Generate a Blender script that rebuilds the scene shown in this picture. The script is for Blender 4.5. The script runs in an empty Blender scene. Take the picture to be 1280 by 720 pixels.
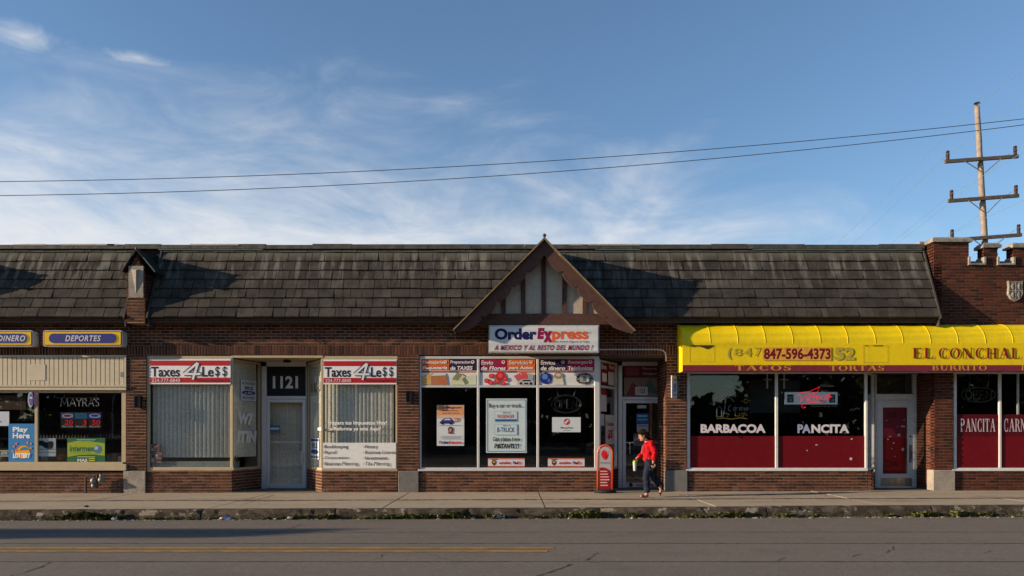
import bpy, math, random
from mathutils import Vector, Matrix
from math import radians as R, pi, sin, cos, atan2, sqrt
random.seed(7)
scene = bpy.context.scene
col = scene.collection

# ------------------------------------------------------------------ camera
F = 54.0 * 18.0 / 1280.0 * 36.0
cam_d = bpy.data.cameras.new('camera'); cam = bpy.data.objects.new('camera', cam_d); col.objects.link(cam)
cam.location = (0, -18.0, 1.389); cam.rotation_euler = (R(90), 0, 0)
cam_d.sensor_width = 36; cam_d.lens = F; cam_d.shift_y = 180.0 / 1280.0
cam_d.clip_start = 0.1; cam_d.clip_end = 3000
scene.camera = cam
scene.view_settings.view_transform = 'Standard'; scene.view_settings.look = 'None'
scene.view_settings.exposure = 1.18; scene.view_settings.gamma = 1.0
scene.view_settings.use_curve_mapping = False
scene.render.resolution_x = 1024; scene.render.resolution_y = 576

# ------------------------------------------------------------------ sun and sky
SUN_D = Vector((1.0, 0.22, -0.24)).normalized()           # the way the light travels
el = math.asin(-SUN_D.z); az = atan2(-SUN_D.x, -SUN_D.y)
sd = bpy.data.lights.new('sun', 'SUN'); sun = bpy.data.objects.new('sun', sd); col.objects.link(sun)
sd.energy = 3.9; sd.angle = R(0.5); sd.color = (1.0, 0.79, 0.56)
sun.rotation_euler = SUN_D.to_track_quat('-Z', 'Y').to_euler(); sun.location = (-20, -8, 12)

w = bpy.data.worlds.new('World'); scene.world = w; w.use_nodes = True
wt = w.node_tree; wt.nodes.clear()
def N(t, typ, **kw):
    n = t.nodes.new(typ)
    for k, v in kw.items(): setattr(n, k, v)
    return n
def math_n(t, op, a, b=None, clamp=False):
    n = N(t, 'ShaderNodeMath', operation=op); n.use_clamp = clamp
    for i, s in enumerate((a, b)):
        if s is None: continue
        if isinstance(s, (int, float)): n.inputs[i].default_value = s
        else: t.links.new(s, n.inputs[i])
    return n.outputs[0]
def map_n(t, v, a, b, c=0.0, d=1.0, smooth=True):
    n = N(t, 'ShaderNodeMapRange'); n.interpolation_type = 'SMOOTHSTEP' if smooth else 'LINEAR'
    t.links.new(v, n.inputs['Value'])
    for k, x in zip(('From Min', 'From Max', 'To Min', 'To Max'), (a, b, c, d)): n.inputs[k].default_value = x
    return n.outputs['Result']
def vmap(t, v, scale=(1, 1, 1), rot=(0, 0, 0), loc=(0, 0, 0)):
    n = N(t, 'ShaderNodeMapping'); t.links.new(v, n.inputs['Vector'])
    n.inputs['Scale'].default_value = scale; n.inputs['Rotation'].default_value = rot; n.inputs['Location'].default_value = loc
    return n.outputs[0]
def noise_n(t, v, scale, detail=4, rough=0.55, dist=0.0):
    n = N(t, 'ShaderNodeTexNoise'); t.links.new(v, n.inputs['Vector'])
    n.inputs['Scale'].default_value = scale; n.inputs['Detail'].default_value = detail
    n.inputs['Roughness'].default_value = rough; n.inputs['Distortion'].default_value = dist
    return n.outputs['Fac']
def mix_n(t, f, a, b, blend='MIX'):
    n = N(t, 'ShaderNodeMix', data_type='RGBA', blend_type=blend)
    for key, s in ((0, f), (6, a), (7, b)):
        if isinstance(s, (int, float)): n.inputs[key].default_value = s
        elif isinstance(s, tuple): n.inputs[key].default_value = s if len(s) == 4 else s + (1,)
        else: t.links.new(s, n.inputs[key])
    return n.outputs[2]
sky = N(wt, 'ShaderNodeTexSky'); sky.sky_type = 'NISHITA'; sky.sun_disc = False
sky.sun_elevation = el; sky.sun_rotation = az % (2 * pi); sky.altitude = 200; sky.air_density = 1.0; sky.dust_density = 0.25; sky.ozone_density = 3.0
tc = N(wt, 'ShaderNodeTexCoord').outputs['Generated']
sep = N(wt, 'ShaderNodeSeparateXYZ'); wt.links.new(tc, sep.inputs[0])
dx, dy, dz = sep.outputs
hl = math_n(wt, 'SQRT', math_n(wt, 'ADD', math_n(wt, 'MULTIPLY', dx, dx), math_n(wt, 'MULTIPLY', dy, dy)))
A0 = R(-20)
cd = math_n(wt, 'DIVIDE', math_n(wt, 'ADD', math_n(wt, 'MULTIPLY', dx, sin(A0)), math_n(wt, 'MULTIPLY', dy, cos(A0))), math_n(wt, 'ADD', hl, 0.001))
bound = math_n(wt, 'ADD', math_n(wt, 'MULTIPLY', cd, R(31)), R(-8.8))
elev = math_n(wt, 'ARCSINE', dz)
big = noise_n(wt, vmap(wt, tc, (2.2, 2.2, 6.0), (0, R(-16), 0)), 2.2, 5, 0.6, 0.6)
fine = noise_n(wt, vmap(wt, tc, (3.0, 3.0, 9.0), (0, R(-20), 0), (3.1, 1.7, 0.4)), 4.5, 8, 0.62, 0.9)
edge = math_n(wt, 'ADD', math_n(wt, 'SUBTRACT', bound, elev), math_n(wt, 'MULTIPLY', math_n(wt, 'SUBTRACT', big, 0.5), R(17)))
m1 = map_n(wt, edge, R(-3), R(9))
m2 = map_n(wt, math_n(wt, 'ADD', math_n(wt, 'MULTIPLY', fine, 0.75), math_n(wt, 'MULTIPLY', big, 0.35)), 0.30, 0.85)
m3 = map_n(wt, edge, R(0), R(15), 0.12, 1.10)
cl = math_n(wt, 'MULTIPLY', m1, math_n(wt, 'ADD', math_n(wt, 'ADD', math_n(wt, 'MULTIPLY', m2, 0.36), 0.25), math_n(wt, 'MULTIPLY', m3, 0.44)))
def puff(px, py, sx, sy):
    v = Vector(((px - 640) / 972, 1, (540 - py) / 972)).normalized()
    s = N(wt, 'ShaderNodeVectorMath', operation='SUBTRACT'); wt.links.new(tc, s.inputs[0]); s.inputs[1].default_value = v
    mp = vmap(wt, s.outputs[0], (1 / sx, 1 / sx, 1 / sy), (0, 0, 0))
    ln = N(wt, 'ShaderNodeVectorMath', operation='LENGTH'); wt.links.new(mp, ln.inputs[0])
    d = math_n(wt, 'ADD', ln.outputs['Value'], math_n(wt, 'MULTIPLY', math_n(wt, 'SUBTRACT', fine, 0.5), -2.6))
    return map_n(wt, d, 1.2, -0.4, 0.0, 0.62)
for q in ((30, 44, 0.040, 0.013), (172, 72, 0.036, 0.008)):
    cl = math_n(wt, 'MAXIMUM', cl, puff(*q))
cl = math_n(wt, 'MULTIPLY', cl, map_n(wt, dz, -0.02, 0.03))
CLOUD = (4.55, 4.6, 4.75)
skyc = mix_n(wt, cl, sky.outputs[0], CLOUD)
bg = N(wt, 'ShaderNodeBackground'); bg.inputs['Strength'].default_value = 0.080
wt.links.new(skyc, bg.inputs[0])
wo = N(wt, 'ShaderNodeOutputWorld'); wt.links.new(bg.outputs[0], wo.inputs[0])

# ------------------------------------------------------------------ measuring helpers
def X(px, Y=0.0): return (px - 640) / 54.0 * (18 + Y) / 18
def Z(py, Y=0.0): return 1.389 + (540 - py) / 54.0 * (18 + Y) / 18
def sz(x): return 0.0031 * max(-40, min(40, x))          # pavement height
def yk(x): return -3.9 + 0.0183 * max(-20, min(20, x))    # kerb line
def gz(x): return -0.177 + 0.0019 * max(-30, min(30, x))  # gutter height
def rz(x, y):
    k = yk(x)
    if y > -8:
        t = max(0, min(1, (k - y) / (k + 8))); t = t * (2 - t)
        return gz(x) + (-0.13 - gz(x)) * t
    t = min(1, (-8 - y) / 4.4); return -0.13 - 0.05 * t * t

def lin(c):
    c = c / 255.0
    return c / 12.92 if c <= 0.04045 else ((c + 0.055) / 1.055) ** 2.4
def rgb(r, g, b): return (lin(r), lin(g), lin(b))

# ------------------------------------------------------------------ materials
MATS = {}
def mat(name, color, rough=0.7, var=0.0, nscale=8.0, bump=0.0, bscale=60.0, metal=0.0, rnd=None, coat=0.0,
        stain=None, emit=None, vcol2=None, sheen=0.0):
    """principled material; var = soft noise towards vcol2 or dark; rnd = list of colours chosen per piece"""
    if name in MATS: return MATS[name]
    m = bpy.data.materials.new(name); m.use_nodes = True; t = m.node_tree
    b = t.nodes['Principled BSDF']
    b.inputs['Roughness'].default_value = rough; b.inputs['Metallic'].default_value = metal
    if coat: b.inputs['Coat Weight'].default_value = coat
    b.inputs['Specular IOR Level'].default_value = 0.5 if (coat or metal) else (0.12 if rough > 0.8 else 0.25)
    geo = N(t, 'ShaderNodeNewGeometry'); pos = geo.outputs['Position']
    c = tuple(color) + (1,)
    if rnd:
        oi = N(t, 'ShaderNodeObjectInfo')
        f = math_n(t, 'FRACT', math_n(t, 'ADD', geo.outputs['Random Per Island'], oi.outputs['Random']))
        rp = N(t, 'ShaderNodeValToRGB'); rp.color_ramp.interpolation = 'LINEAR'
        els = rp.color_ramp.elements
        while len(els) < len(rnd): els.new(0.5)
        for i, cc in enumerate(rnd):
            els[i].position = i / (len(rnd) - 1); els[i].color = tuple(cc) + (1,)
        t.links.new(f, rp.inputs[0]); c = rp.outputs[0]
    if var:
        f = map_n(t, noise_n(t, pos, nscale, 6, 0.62), 0.35, 0.7, 0, var)
        c = mix_n(t, f, c, tuple(vcol2) if vcol2 else tuple(x * 0.35 for x in color))
        fa = .2 if rough > .65 else .05
        f2 = map_n(t, noise_n(t, pos, nscale * 9, 3, 0.6), 0.3, 0.75, 1 - fa, 1 + fa)
        c = mix_n(t, 1.0, c, N_comb(t, f2), 'MULTIPLY')
        t.links.new(map_n(t, noise_n(t, pos, nscale * 3, 3), 0.3, 0.7, max(0, rough - 0.08), min(1, rough + 0.1)), b.inputs['Roughness'])
    if stain: c = stain(t, pos, c)
    if isinstance(c, tuple): b.inputs['Base Color'].default_value = c
    else: t.links.new(c, b.inputs['Base Color'])
    if bump:
        bn = N(t, 'ShaderNodeBump'); bn.inputs['Strength'].default_value = bump; bn.inputs['Distance'].default_value = 0.01
        t.links.new(noise_n(t, pos, bscale, 4, 0.6), bn.inputs['Height']); t.links.new(bn.outputs[0], b.inputs['Normal'])
    if emit:
        b.inputs['Emission Color'].default_value = tuple(emit[0]) + (1,); b.inputs['Emission Strength'].default_value = emit[1]
    MATS[name] = m
    return m
def N_comb(t, f):
    n = N(t, 'ShaderNodeCombineColor')
    for i in range(3): t.links.new(f, n.inputs[i])
    return n.outputs[0]
def ink(r, g, b, rough=0.6):
    """flat printing ink or painted sheet"""
    return mat('ink_%d_%d_%d' % (r, g, b), rgb(r, g, b), rough, var=0.10, nscale=6)

def streaks(t, pos, c):
    s = N(t, 'ShaderNodeSeparateXYZ'); t.links.new(pos, s.inputs[0])
    n = noise_n(t, vmap(t, pos, (1.0, 0.2, 0.10)), 5.5, 3, 0.6)
    up = map_n(t, s.outputs[2], 4.45, 5.50)
    f = math_n(t, 'MULTIPLY', map_n(t, n, 0.48, 0.64, 0, 0.85), up)
    c = mix_n(t, f, c, (0.19, 0.18, 0.155))
    lichen = map_n(t, s.outputs[2], 5.35, 5.66, 0, 0.75)
    c = mix_n(t, lichen, c, (.135, .130, .105))
    n2 = noise_n(t, vmap(t, pos, (0.35, 0.35, 0.6), (0, 0, 0), (5, 1, 2)), 2.0, 4, 0.6)
    c = mix_n(t, map_n(t, n2, 0.45, 0.7, 0, 0.35), c, (0.035, 0.031, 0.028))
    return c
def damp(t, pos, c):
    """white bloom and grime low on the brickwork"""
    s = N(t, 'ShaderNodeSeparateXYZ'); t.links.new(pos, s.inputs[0])
    n = noise_n(t, pos, 2.2, 5, 0.65)
    low = map_n(t, s.outputs[2], 0.22, 0.02)
    f = math_n(t, 'MULTIPLY', map_n(t, n, 0.5, 0.68, 0, 0.6), low)
    c = mix_n(t, f, c, (.24, .15, .12))
    n2 = noise_n(t, vmap(t, pos, (1, 1, 1), (0, 0, 0), (9, 2, 4)), 0.9, 4, 0.6)
    return mix_n(t, map_n(t, n2, 0.48, 0.72, 0, 0.45), c, (0.035, 0.022, 0.018))

M_brick = mat('weathered_brick', (.2, .08, .05), 0.85, var=0.30, nscale=14, bump=0.5, bscale=120, stain=damp,
    rnd=[(.034, .016, .013), (.122, .043, .026), (.076, .028, .019), (.155, .060, .034), (.026, .016, .014), (.098, .036, .022)])
M_towerbrick = mat('red_tower_brick', (.2, .08, .05), 0.85, var=0.25, nscale=14, bump=0.5, bscale=120,
    rnd=[(.028, .013, .011), (.10, .028, .018), (.062, .020, .014), (.125, .036, .022), (.022, .014, .013), (.08, .023, .015)])
M_mortar = mat('brick_mortar', (.32, .21, .14), 0.95, var=0.5, nscale=5, bump=0.6, bscale=150, stain=damp)
M_shingle = mat('roof_shingle', (.045, .041, .036), 0.95, var=0.6, nscale=3.2, bump=0.9, bscale=160, stain=streaks,
    rnd=[(.050, .044, .038), (.074, .066, .056), (.060, .053, .045), (.088, .079, .067), (.043, .038, .034), (.067, .060, .051)])
M_under = mat('roof_felt', (.03, .027, .024), 0.95, var=0.4)
M_wood = mat('dark_brown_painted_timber', (.060, .036, .027), 0.7, var=0.6, nscale=9, bump=0.5, bscale=50, vcol2=(.085, .062, .048))
M_barge = mat('red_brown_painted_timber', (.098, .046, .034), 0.75, var=0.6, nscale=11, bump=0.5, bscale=60, vcol2=(.040, .025, .022))
M_stucco = mat('cream_stucco', (.46, .40, .32), 0.95, var=0.4, nscale=10, bump=0.9, bscale=40, vcol2=(.30, .26, .21))
M_stone = mat('limestone', (.33, .29, .24), 0.9, var=0.55, nscale=5, bump=0.5, bscale=60, vcol2=(.17, .155, .135))
M_greystone = mat('grey_cement_render', (.17, .165, .155), 0.9, var=0.5, nscale=6, bump=0.5, bscale=60, vcol2=(.10, .10, .095))
M_cap = mat('coping_stone', (.30, .275, .235), 0.9, var=0.75, nscale=9, bump=0.6, bscale=60, vcol2=(.11, .10, .09))
M_metaledge = mat('dark_roof_edging', (.05, .042, .036), 0.6, var=0.5, nscale=4, vcol2=(.16, .15, .13))
M_copper = mat('green_copper_flashing', (.10, .24, .19), 0.7, var=0.5, nscale=9)
M_flash = mat('grey_metal_flashing', (.16, .15, .13), 0.6, var=0.5, nscale=9)
M_tan = mat('tan_painted_frame', (.43, .35, .22), 0.55, var=0.3, nscale=5, vcol2=(.32, .26, .17))
M_cream = mat('cream_siding_paint', (.52, .45, .33), 0.6, var=0.3, nscale=4, vcol2=(.40, .35, .26))
M_alu = mat('aluminium_frame', (.56, .56, .56), 0.42, var=0.25, nscale=6, metal=0.2, vcol2=(.42, .42, .42))
M_whitepaint = mat('white_painted_frame', (.60, .60, .58), 0.5, var=0.3, nscale=8, vcol2=(.42, .41, .38))
M_black = mat('black_enamel', (.012, .012, .013), 0.4, var=0.2)
M_dark = mat('dark_interior_paint', (.035, .033, .032), 0.9, var=0.3, nscale=2)
M_shopwall = mat('interior_wall_paint', (.16, .15, .13), 0.9, var=0.3, nscale=2)
M_ceil = mat('interior_ceiling_tile', (.10, .10, .095), 0.9, var=0.3, nscale=2)
M_floorin = mat('interior_floor_tile', (.10, .09, .08), 0.5, var=0.3, nscale=3)
def vinyl_dirt(t, pos, c):
    n = noise_n(t, vmap(t, pos, (1.0, 0.3, 0.06)), 9.0, 4, 0.65)
    c = mix_n(t, map_n(t, n, 0.52, 0.78, 0, 0.35), c, (.42, .30, .03))
    n2 = noise_n(t, pos, 2.3, 5, 0.7)
    return mix_n(t, map_n(t, n2, 0.50, 0.75, 0, 0.30), c, (.52, .38, .02))
M_yellow = mat('yellow_awning_vinyl', (.76, .55, .003), 0.55, stain=vinyl_dirt, var=0.10, nscale=1.2, vcol2=(.70, .49, .004))
M_burg = mat('burgundy_awning_band', (.18, .022, .036), 0.5, var=0.25, nscale=5)
M_redvinyl = mat('red_window_vinyl', (.135, .001, .004), 0.5, var=0.18, nscale=3, vcol2=(.09, .003, .006))
M_blind = mat('vertical_blind_fabric', (.74, .70, .60), 0.8, var=0.15, nscale=3)
M_rust = mat('rusty_iron', (.10, .055, .035), 0.8, var=0.6, nscale=20, bump=0.5)
M_greymetal = mat('grey_meter_metal', (.20, .20, .20), 0.5, var=0.4, nscale=20, metal=0.3)
M_pole = mat('weathered_pole_wood', (.30, .245, .20), 0.9, var=0.6, nscale=7, bump=0.8, bscale=30, vcol2=(.14, .11, .09))
M_arm = mat('grey_crossarm_wood', (.13, .105, .085), 0.9, var=0.5, nscale=9, bump=0.5)
M_insul = mat('brown_porcelain', (.045, .025, .018), 0.25)
M_wire = mat('wire_black', (.07, .085, .11), 0.6)
M_wire2 = mat('wire_weathered_copper', (.18, .28, .30), 0.6)

def glass_mat():
    m = bpy.data.materials.new('window_glass'); m.use_nodes = True; t = m.node_tree; t.nodes.clear()
    tr = N(t, 'ShaderNodeBsdfTransparent'); tr.inputs[0].default_value = (.93, .94, .93, 1)
    gl = N(t, 'ShaderNodeBsdfGlossy'); gl.inputs['Roughness'].default_value = 0.015; gl.inputs[0].default_value = (1, 1, 1, 1)
    geo = N(t, 'ShaderNodeNewGeometry')
    dt = N(t, 'ShaderNodeVectorMath', operation='DOT_PRODUCT'); t.links.new(geo.outputs['Normal'], dt.inputs[0]); t.links.new(geo.outputs['Incoming'], dt.inputs[1])
    k_ = math_n(t, 'SUBTRACT', 1.0, math_n(t, 'ABSOLUTE', dt.outputs['Value']), clamp=True)       # Schlick's curve, the same from both sides of the pane
    fres = math_n(t, 'ADD', 0.044, math_n(t, 'MULTIPLY', math_n(t, 'POWER', k_, 5.0), 0.9), clamp=True)
    bn = N(t, 'ShaderNodeBump'); bn.inputs['Strength'].default_value = 0.05; bn.inputs['Distance'].default_value = 0.02
    t.links.new(noise_n(t, geo.outputs['Position'], 0.9, 2), bn.inputs['Height']); t.links.new(bn.outputs[0], gl.inputs['Normal'])
    mx = N(t, 'ShaderNodeMixShader'); t.links.new(fres, mx.inputs[0]); t.links.new(tr.outputs[0], mx.inputs[1]); t.links.new(gl.outputs[0], mx.inputs[2])
    o = N(t, 'ShaderNodeOutputMaterial'); t.links.new(mx.outputs[0], o.inputs[0])
    return m
M_glass = glass_mat()

# ------------------------------------------------------------------ mesh builder
def tag(o, label=None, cat=None, group=None, kind=None):
    if label: o['label'] = label
    if cat: o['category'] = cat
    if group: o['group'] = group
    if kind: o['kind'] = kind
    return o
ORG = {}
def thing(name, label, cat, loc=(0, 0, 0), group=None, kind=None):
    o = bpy.data.objects.new(name, None); col.objects.link(o); o.location = loc; o.empty_display_size = 0.2
    ORG[o.name] = Vector(loc)
    return tag(o, label, cat, group, kind)
class MB:
    def __init__(s): s.v = []; s.f = []; s.m = []; s.mi = 0; s.mats = []
    def use(s, m):
        if m not in s.mats: s.mats.append(m)
        s.mi = s.mats.index(m); return s
    def face(s, pts):
        n = len(s.v); s.v += [tuple(p) for p in pts]; s.f.append(tuple(range(n, n + len(pts)))); s.m.append(s.mi)
    def add(s, vs, fs):
        n = len(s.v); s.v += [tuple(p) for p in vs]
        for f in fs: s.f.append(tuple(n + i for i in f)); s.m.append(s.mi)
        return s
    def box(s, x0, x1, y0, y1, z0, z1):
        if x0 > x1: x0, x1 = x1, x0
        if y0 > y1: y0, y1 = y1, y0
        if z0 > z1: z0, z1 = z1, z0
        vs = [(x, y, z) for x in (x0, x1) for y in (y0, y1) for z in (z0, z1)]
        return s.add(vs, [(0, 1, 3, 2), (4, 6, 7, 5), (0, 4, 5, 1), (2, 3, 7, 6), (0, 2, 6, 4), (1, 5, 7, 3)])
    def pbox(s, px0, px1, py0, py1, Y0, Y1):
        """box whose front face (plane Y0) is measured on the photograph"""
        return s.box(X(px0, Y0), X(px1, Y0), Y0, Y1, Z(py1, Y0), Z(py0, Y0))
    def wall(s, p0, p1, t, z0, z1, off=0.0):
        """upright slab from p0 to p1 (xy); thickness t away from the viewer side, face pushed out by off"""
        u = Vector((p1[0] - p0[0], p1[1] - p0[1])).normalized(); n = Vector((u.y, -u.x))
        a = Vector(p0[:2]) + n * off; b = Vector(p1[:2]) + n * off; c = b - n * t; d = a - n * t
        vs = [(q.x, q.y, z) for q in (a, b, c, d) for z in (z0, z1)]
        return s.add(vs, [(0, 2, 3, 1), (2, 4, 5, 3), (4, 6, 7, 5), (6, 0, 1, 7), (0, 6, 4, 2), (1, 3, 5, 7)])
    def prism(s, pts, y0, y1):
        """polygon in (x,z) between planes y0 (front) and y1"""
        n = len(pts)
        ar = sum(pts[i][0] * pts[(i + 1) % n][1] - pts[(i + 1) % n][0] * pts[i][1] for i in range(n))
        if ar < 0: pts = pts[::-1]
        vs = [(x, y0, z) for x, z in pts] + [(x, y1, z) for x, z in pts]
        fs = [tuple(range(n)), tuple(range(2 * n - 1, n - 1, -1))] + [(i, i + n, (i + 1) % n + n, (i + 1) % n) for i in range(n)]
        return s.add(vs, fs)
    def tube(s, pts, r, n=8, caps=True, r1=None):
        pts = [Vector(p) for p in pts]; rings = []
        for i, p in enumerate(pts):
            d = (pts[min(i + 1, len(pts) - 1)] - pts[max(i - 1, 0)]).normalized()
            a = Vector((0, 0, 1)) if abs(d.z) < 0.9 else Vector((1, 0, 0))
            u = d.cross(a).normalized(); v = d.cross(u)
            rr = r if r1 is None else r + (r1 - r) * i / (len(pts) - 1)
            rings.append([p + u * cos(2 * pi * k / n) * rr + v * sin(2 * pi * k / n) * rr for k in range(n)])
        vs = [q for rg in rings for q in rg]; fs = []
        for i in range(len(pts) - 1):
            for k in range(n):
                fs.append((i * n + k, i * n + (k + 1) % n, (i + 1) * n + (k + 1) % n, (i + 1) * n + k))
        if caps: fs += [tuple(range(n))[::-1], tuple((len(pts) - 1) * n + k for k in range(n))]
        return s.add(vs, fs)
    def lathe(s, c, prof, n=16, axis='z'):
        vs = []; fs = []
        for r, h in prof:
            for k in range(n):
                a = 2 * pi * k / n
                if axis == 'z': vs.append((c[0] + r * cos(a), c[1] + r * sin(a), c[2] + h))
                elif axis == 'y': vs.append((c[0] + r * cos(a), c[1] + h, c[2] + r * sin(a)))
                else: vs.append((c[0] + h, c[1] + r * cos(a), c[2] + r * sin(a)))
        for i in range(len(prof) - 1):
            for k in range(n): fs.append((i * n + k, i * n + (k + 1) % n, (i + 1) * n + (k + 1) % n, (i + 1) * n + k))
        fs += [tuple(range(n))[::-1], tuple((len(prof) - 1) * n + k for k in range(n))]
        return s.add(vs, fs)
    def ball(s, c, rx, ry=None, rz_=None, n=12):
        ry = ry or rx; rz_ = rz_ or rx; h = n // 2; vs = []; fs = []
        for i in range(h + 1):
            p = pi * i / h
            for k in range(n):
                a = 2 * pi * k / n; vs.append((c[0] + rx * sin(p) * cos(a), c[1] + ry * sin(p) * sin(a), c[2] + rz_ * cos(p)))
        for i in range(h):
            for k in range(n): fs.append((i * n + k, (i + 1) * n + k, (i + 1) * n + (k + 1) % n, i * n + (k + 1) % n))
        return s.add(vs, fs)
    def build(s, name, m=None, parent=None, origin=None, smooth=False):
        o_ = Vector((0, 0, 0))
        if parent is not None: o_ = ORG[parent.name]
        elif origin is not None: o_ = Vector(origin)
        me = bpy.data.meshes.new(name)
        me.from_pydata([(x - o_.x, y - o_.y, z - o_.z) for x, y, z in s.v], [], s.f)
        if s.mats:
            for mm in s.mats: me.materials.append(mm)
            me.polygons.foreach_set('material_index', s.m)
        elif m: me.materials.append(m)
        if smooth: me.polygons.foreach_set('use_smooth', [True] * len(me.polygons))
        me.update()
        o = bpy.data.objects.new(name, me); col.objects.link(o)
        if parent is not None: o.parent = parent
        else: o.location = o_
        ORG[o.name] = o_
        return o
def bevel(o, wd=0.006, seg=2):
    m = o.modifiers.new('bevel', 'BEVEL'); m.width = wd; m.segments = seg; m.limit_method = 'ANGLE'; return o

# ------------------------------------------------------------------ lettering
TCACHE = {}
def glyphs(s, bold=0.0, shear=0.0, space=1.0):
    key = (s, bold, shear, space)
    if key in TCACHE: return TCACHE[key]
    cu = bpy.data.curves.new('t', 'FONT'); cu.body = s; cu.offset = bold; cu.shear = shear; cu.resolution_u = 3
    cu.space_character = space
    ob = bpy.data.objects.new('t', cu); me = bpy.data.meshes.new_from_object(ob)
    vs = [(v.co.x, v.co.y) for v in me.vertices]; fs = [tuple(p.vertices) for p in me.polygons]
    bpy.data.objects.remove(ob); bpy.data.curves.remove(cu); bpy.data.meshes.remove(me)
    x0 = min(v[0] for v in vs); x1 = max(v[0] for v in vs); y0 = min(v[1] for v in vs); y1 = max(v[1] for v in vs)
    vs = [((a - x0) / (x1 - x0), (b - y0) / (y1 - y0)) for a, b in vs]
    TCACHE[key] = (vs, fs); return vs, fs
# own serif capitals: each glyph = (width, list of polygons) in a box one unit high
def _arc(cx, cy, rx, ry, a0, a1, wx, wy, n=14):
    o = []; i_ = []
    for k in range(n + 1):
        a = R(a0 + (a1 - a0) * k / n)
        o.append((cx + rx * cos(a), cy + ry * sin(a))); i_.append((cx + (rx - wx) * cos(a), cy + (ry - wy) * sin(a)))
    return [[o[k], o[k + 1], i_[k + 1], i_[k]] for k in range(n)]
def _b(x0, x1, y0, y1): return [[(x0, y0), (x1, y0), (x1, y1), (x0, y1)]]
def _l(x0, y0, x1, y1, w_): return [[(x0 - w_ / 2, y0), (x0 + w_ / 2, y0), (x1 + w_ / 2, y1), (x1 - w_ / 2, y1)]]
def _stem(x, t=.17, e=.07, h=.055): return _b(x, x + t, 0, 1) + _b(x - e, x, 0, h) + _b(x + t, x + t + e, 0, h) + _b(x - e, x, 1 - h, 1) + _b(x + t, x + t + e, 1 - h, 1)
H_ = .055
SERIF = {
 'I': (.34, _stem(.085)),
 'L': (.66, _stem(.085) + _b(.255, .62, 0, .06) + [[(.56, 0), (.64, 0), (.64, .26), (.60, .26)]]),
 'E': (.68, _stem(.085) + _b(.255, .60, 0, .06) + _b(.255, .58, .94, 1) + _b(.255, .46, .47, .53) + _b(.44, .48, .38, .62)
        + [[(.55, .05), (.62, .0), (.64, .26), (.60, .26)], [(.54, .95), (.60, .76), (.60, 1), (.56, 1)]]),
 'T': (.72, _stem(.275) + _b(.03, .275, .94, 1) + _b(.445, .69, .94, 1) + _b(.03, .075, .74, .94) + _b(.645, .69, .74, .94)),
 'H': (.86, _stem(.085) + _stem(.60) + _b(.255, .60, .47, .53)),
 'N': (.86, _stem(.085, .07) + _stem(.68, .07) + _l(.14, 1, .66, 0, .18)),
 'A': (.84, _l(.12, 0, .42, 1, .07) + _l(.42, 1, .70, 0, .19) + _b(.22, .58, .34, .39) + _b(.02, .24, 0, H_) + _b(.54, .84, 0, H_)),
 'C': (.76, _arc(.42, .5, .36, .52, 50, 310, .17, .055) + _b(.62, .67, .68, 1.0) + _b(.62, .67, 0, .30)),
 'O': (.86, _arc(.43, .5, .39, .52, 0, 360, .17, .055, 24)),
 'S': (.60, _arc(.30, .745, .24, .275, 30, 250, .13, .06) + _arc(.29, .27, .26, .29, -150, 88, .15, .06) + _l(.16, .60, .40, .42, .20) + _b(.49, .54, .70, 1.0) + _b(.04, .09, 0, .30)),
 'R': (.78, _stem(.085) + _arc(.32, .745, .30, .255, -90, 90, .16, .06) + _b(.255, .34, .94, 1) + _b(.255, .34, .49, .55) + _l(.44, .50, .68, 0, .17) + _b(.64, .82, 0, H_)),
 'B': (.76, _stem(.085) + _arc(.33, .745, .27, .255, -90, 90, .15, .06) + _arc(.33, .265, .34, .265, -90, 90, .16, .06) + _b(.255, .35, .94, 1) + _b(.255, .35, .49, .55) + _b(.255, .35, 0, .06)),
 'P': (.74, _stem(.085) + _arc(.33, .735, .33, .265, -90, 90, .16, .06) + _b(.255, .35, .94, 1) + _b(.255, .35, .47, .53)),
 'U': (.84, _b(.085, .255, .34, 1) + _b(.62, .69, .34, 1) + _b(.02, .33, 1 - H_, 1) + _b(.55, .76, 1 - H_, 1) + _arc(.3875, .34, .3025, .35, 180, 360, .12, .10)),
 ' ': (.42, []),
}
def serif(s, gap=.07):
    x = 0; vs = []; fs = []
    for ch in s:
        wd, ps = SERIF[ch]
        for p in ps:
            a = sum(p[i][0] * p[(i + 1) % len(p)][1] - p[(i + 1) % len(p)][0] * p[i][1] for i in range(len(p)))
            if a < 0: p = p[::-1]
            n = len(vs); vs += [(x + q[0], q[1]) for q in p]; fs.append(tuple(range(n, n + len(p))))
        x += wd + gap
    x -= gap
    x0 = min(v[0] for v in vs); x1 = max(v[0] for v in vs)
    return [((a - x0) / (x1 - x0), b) for a, b in vs], fs

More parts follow.
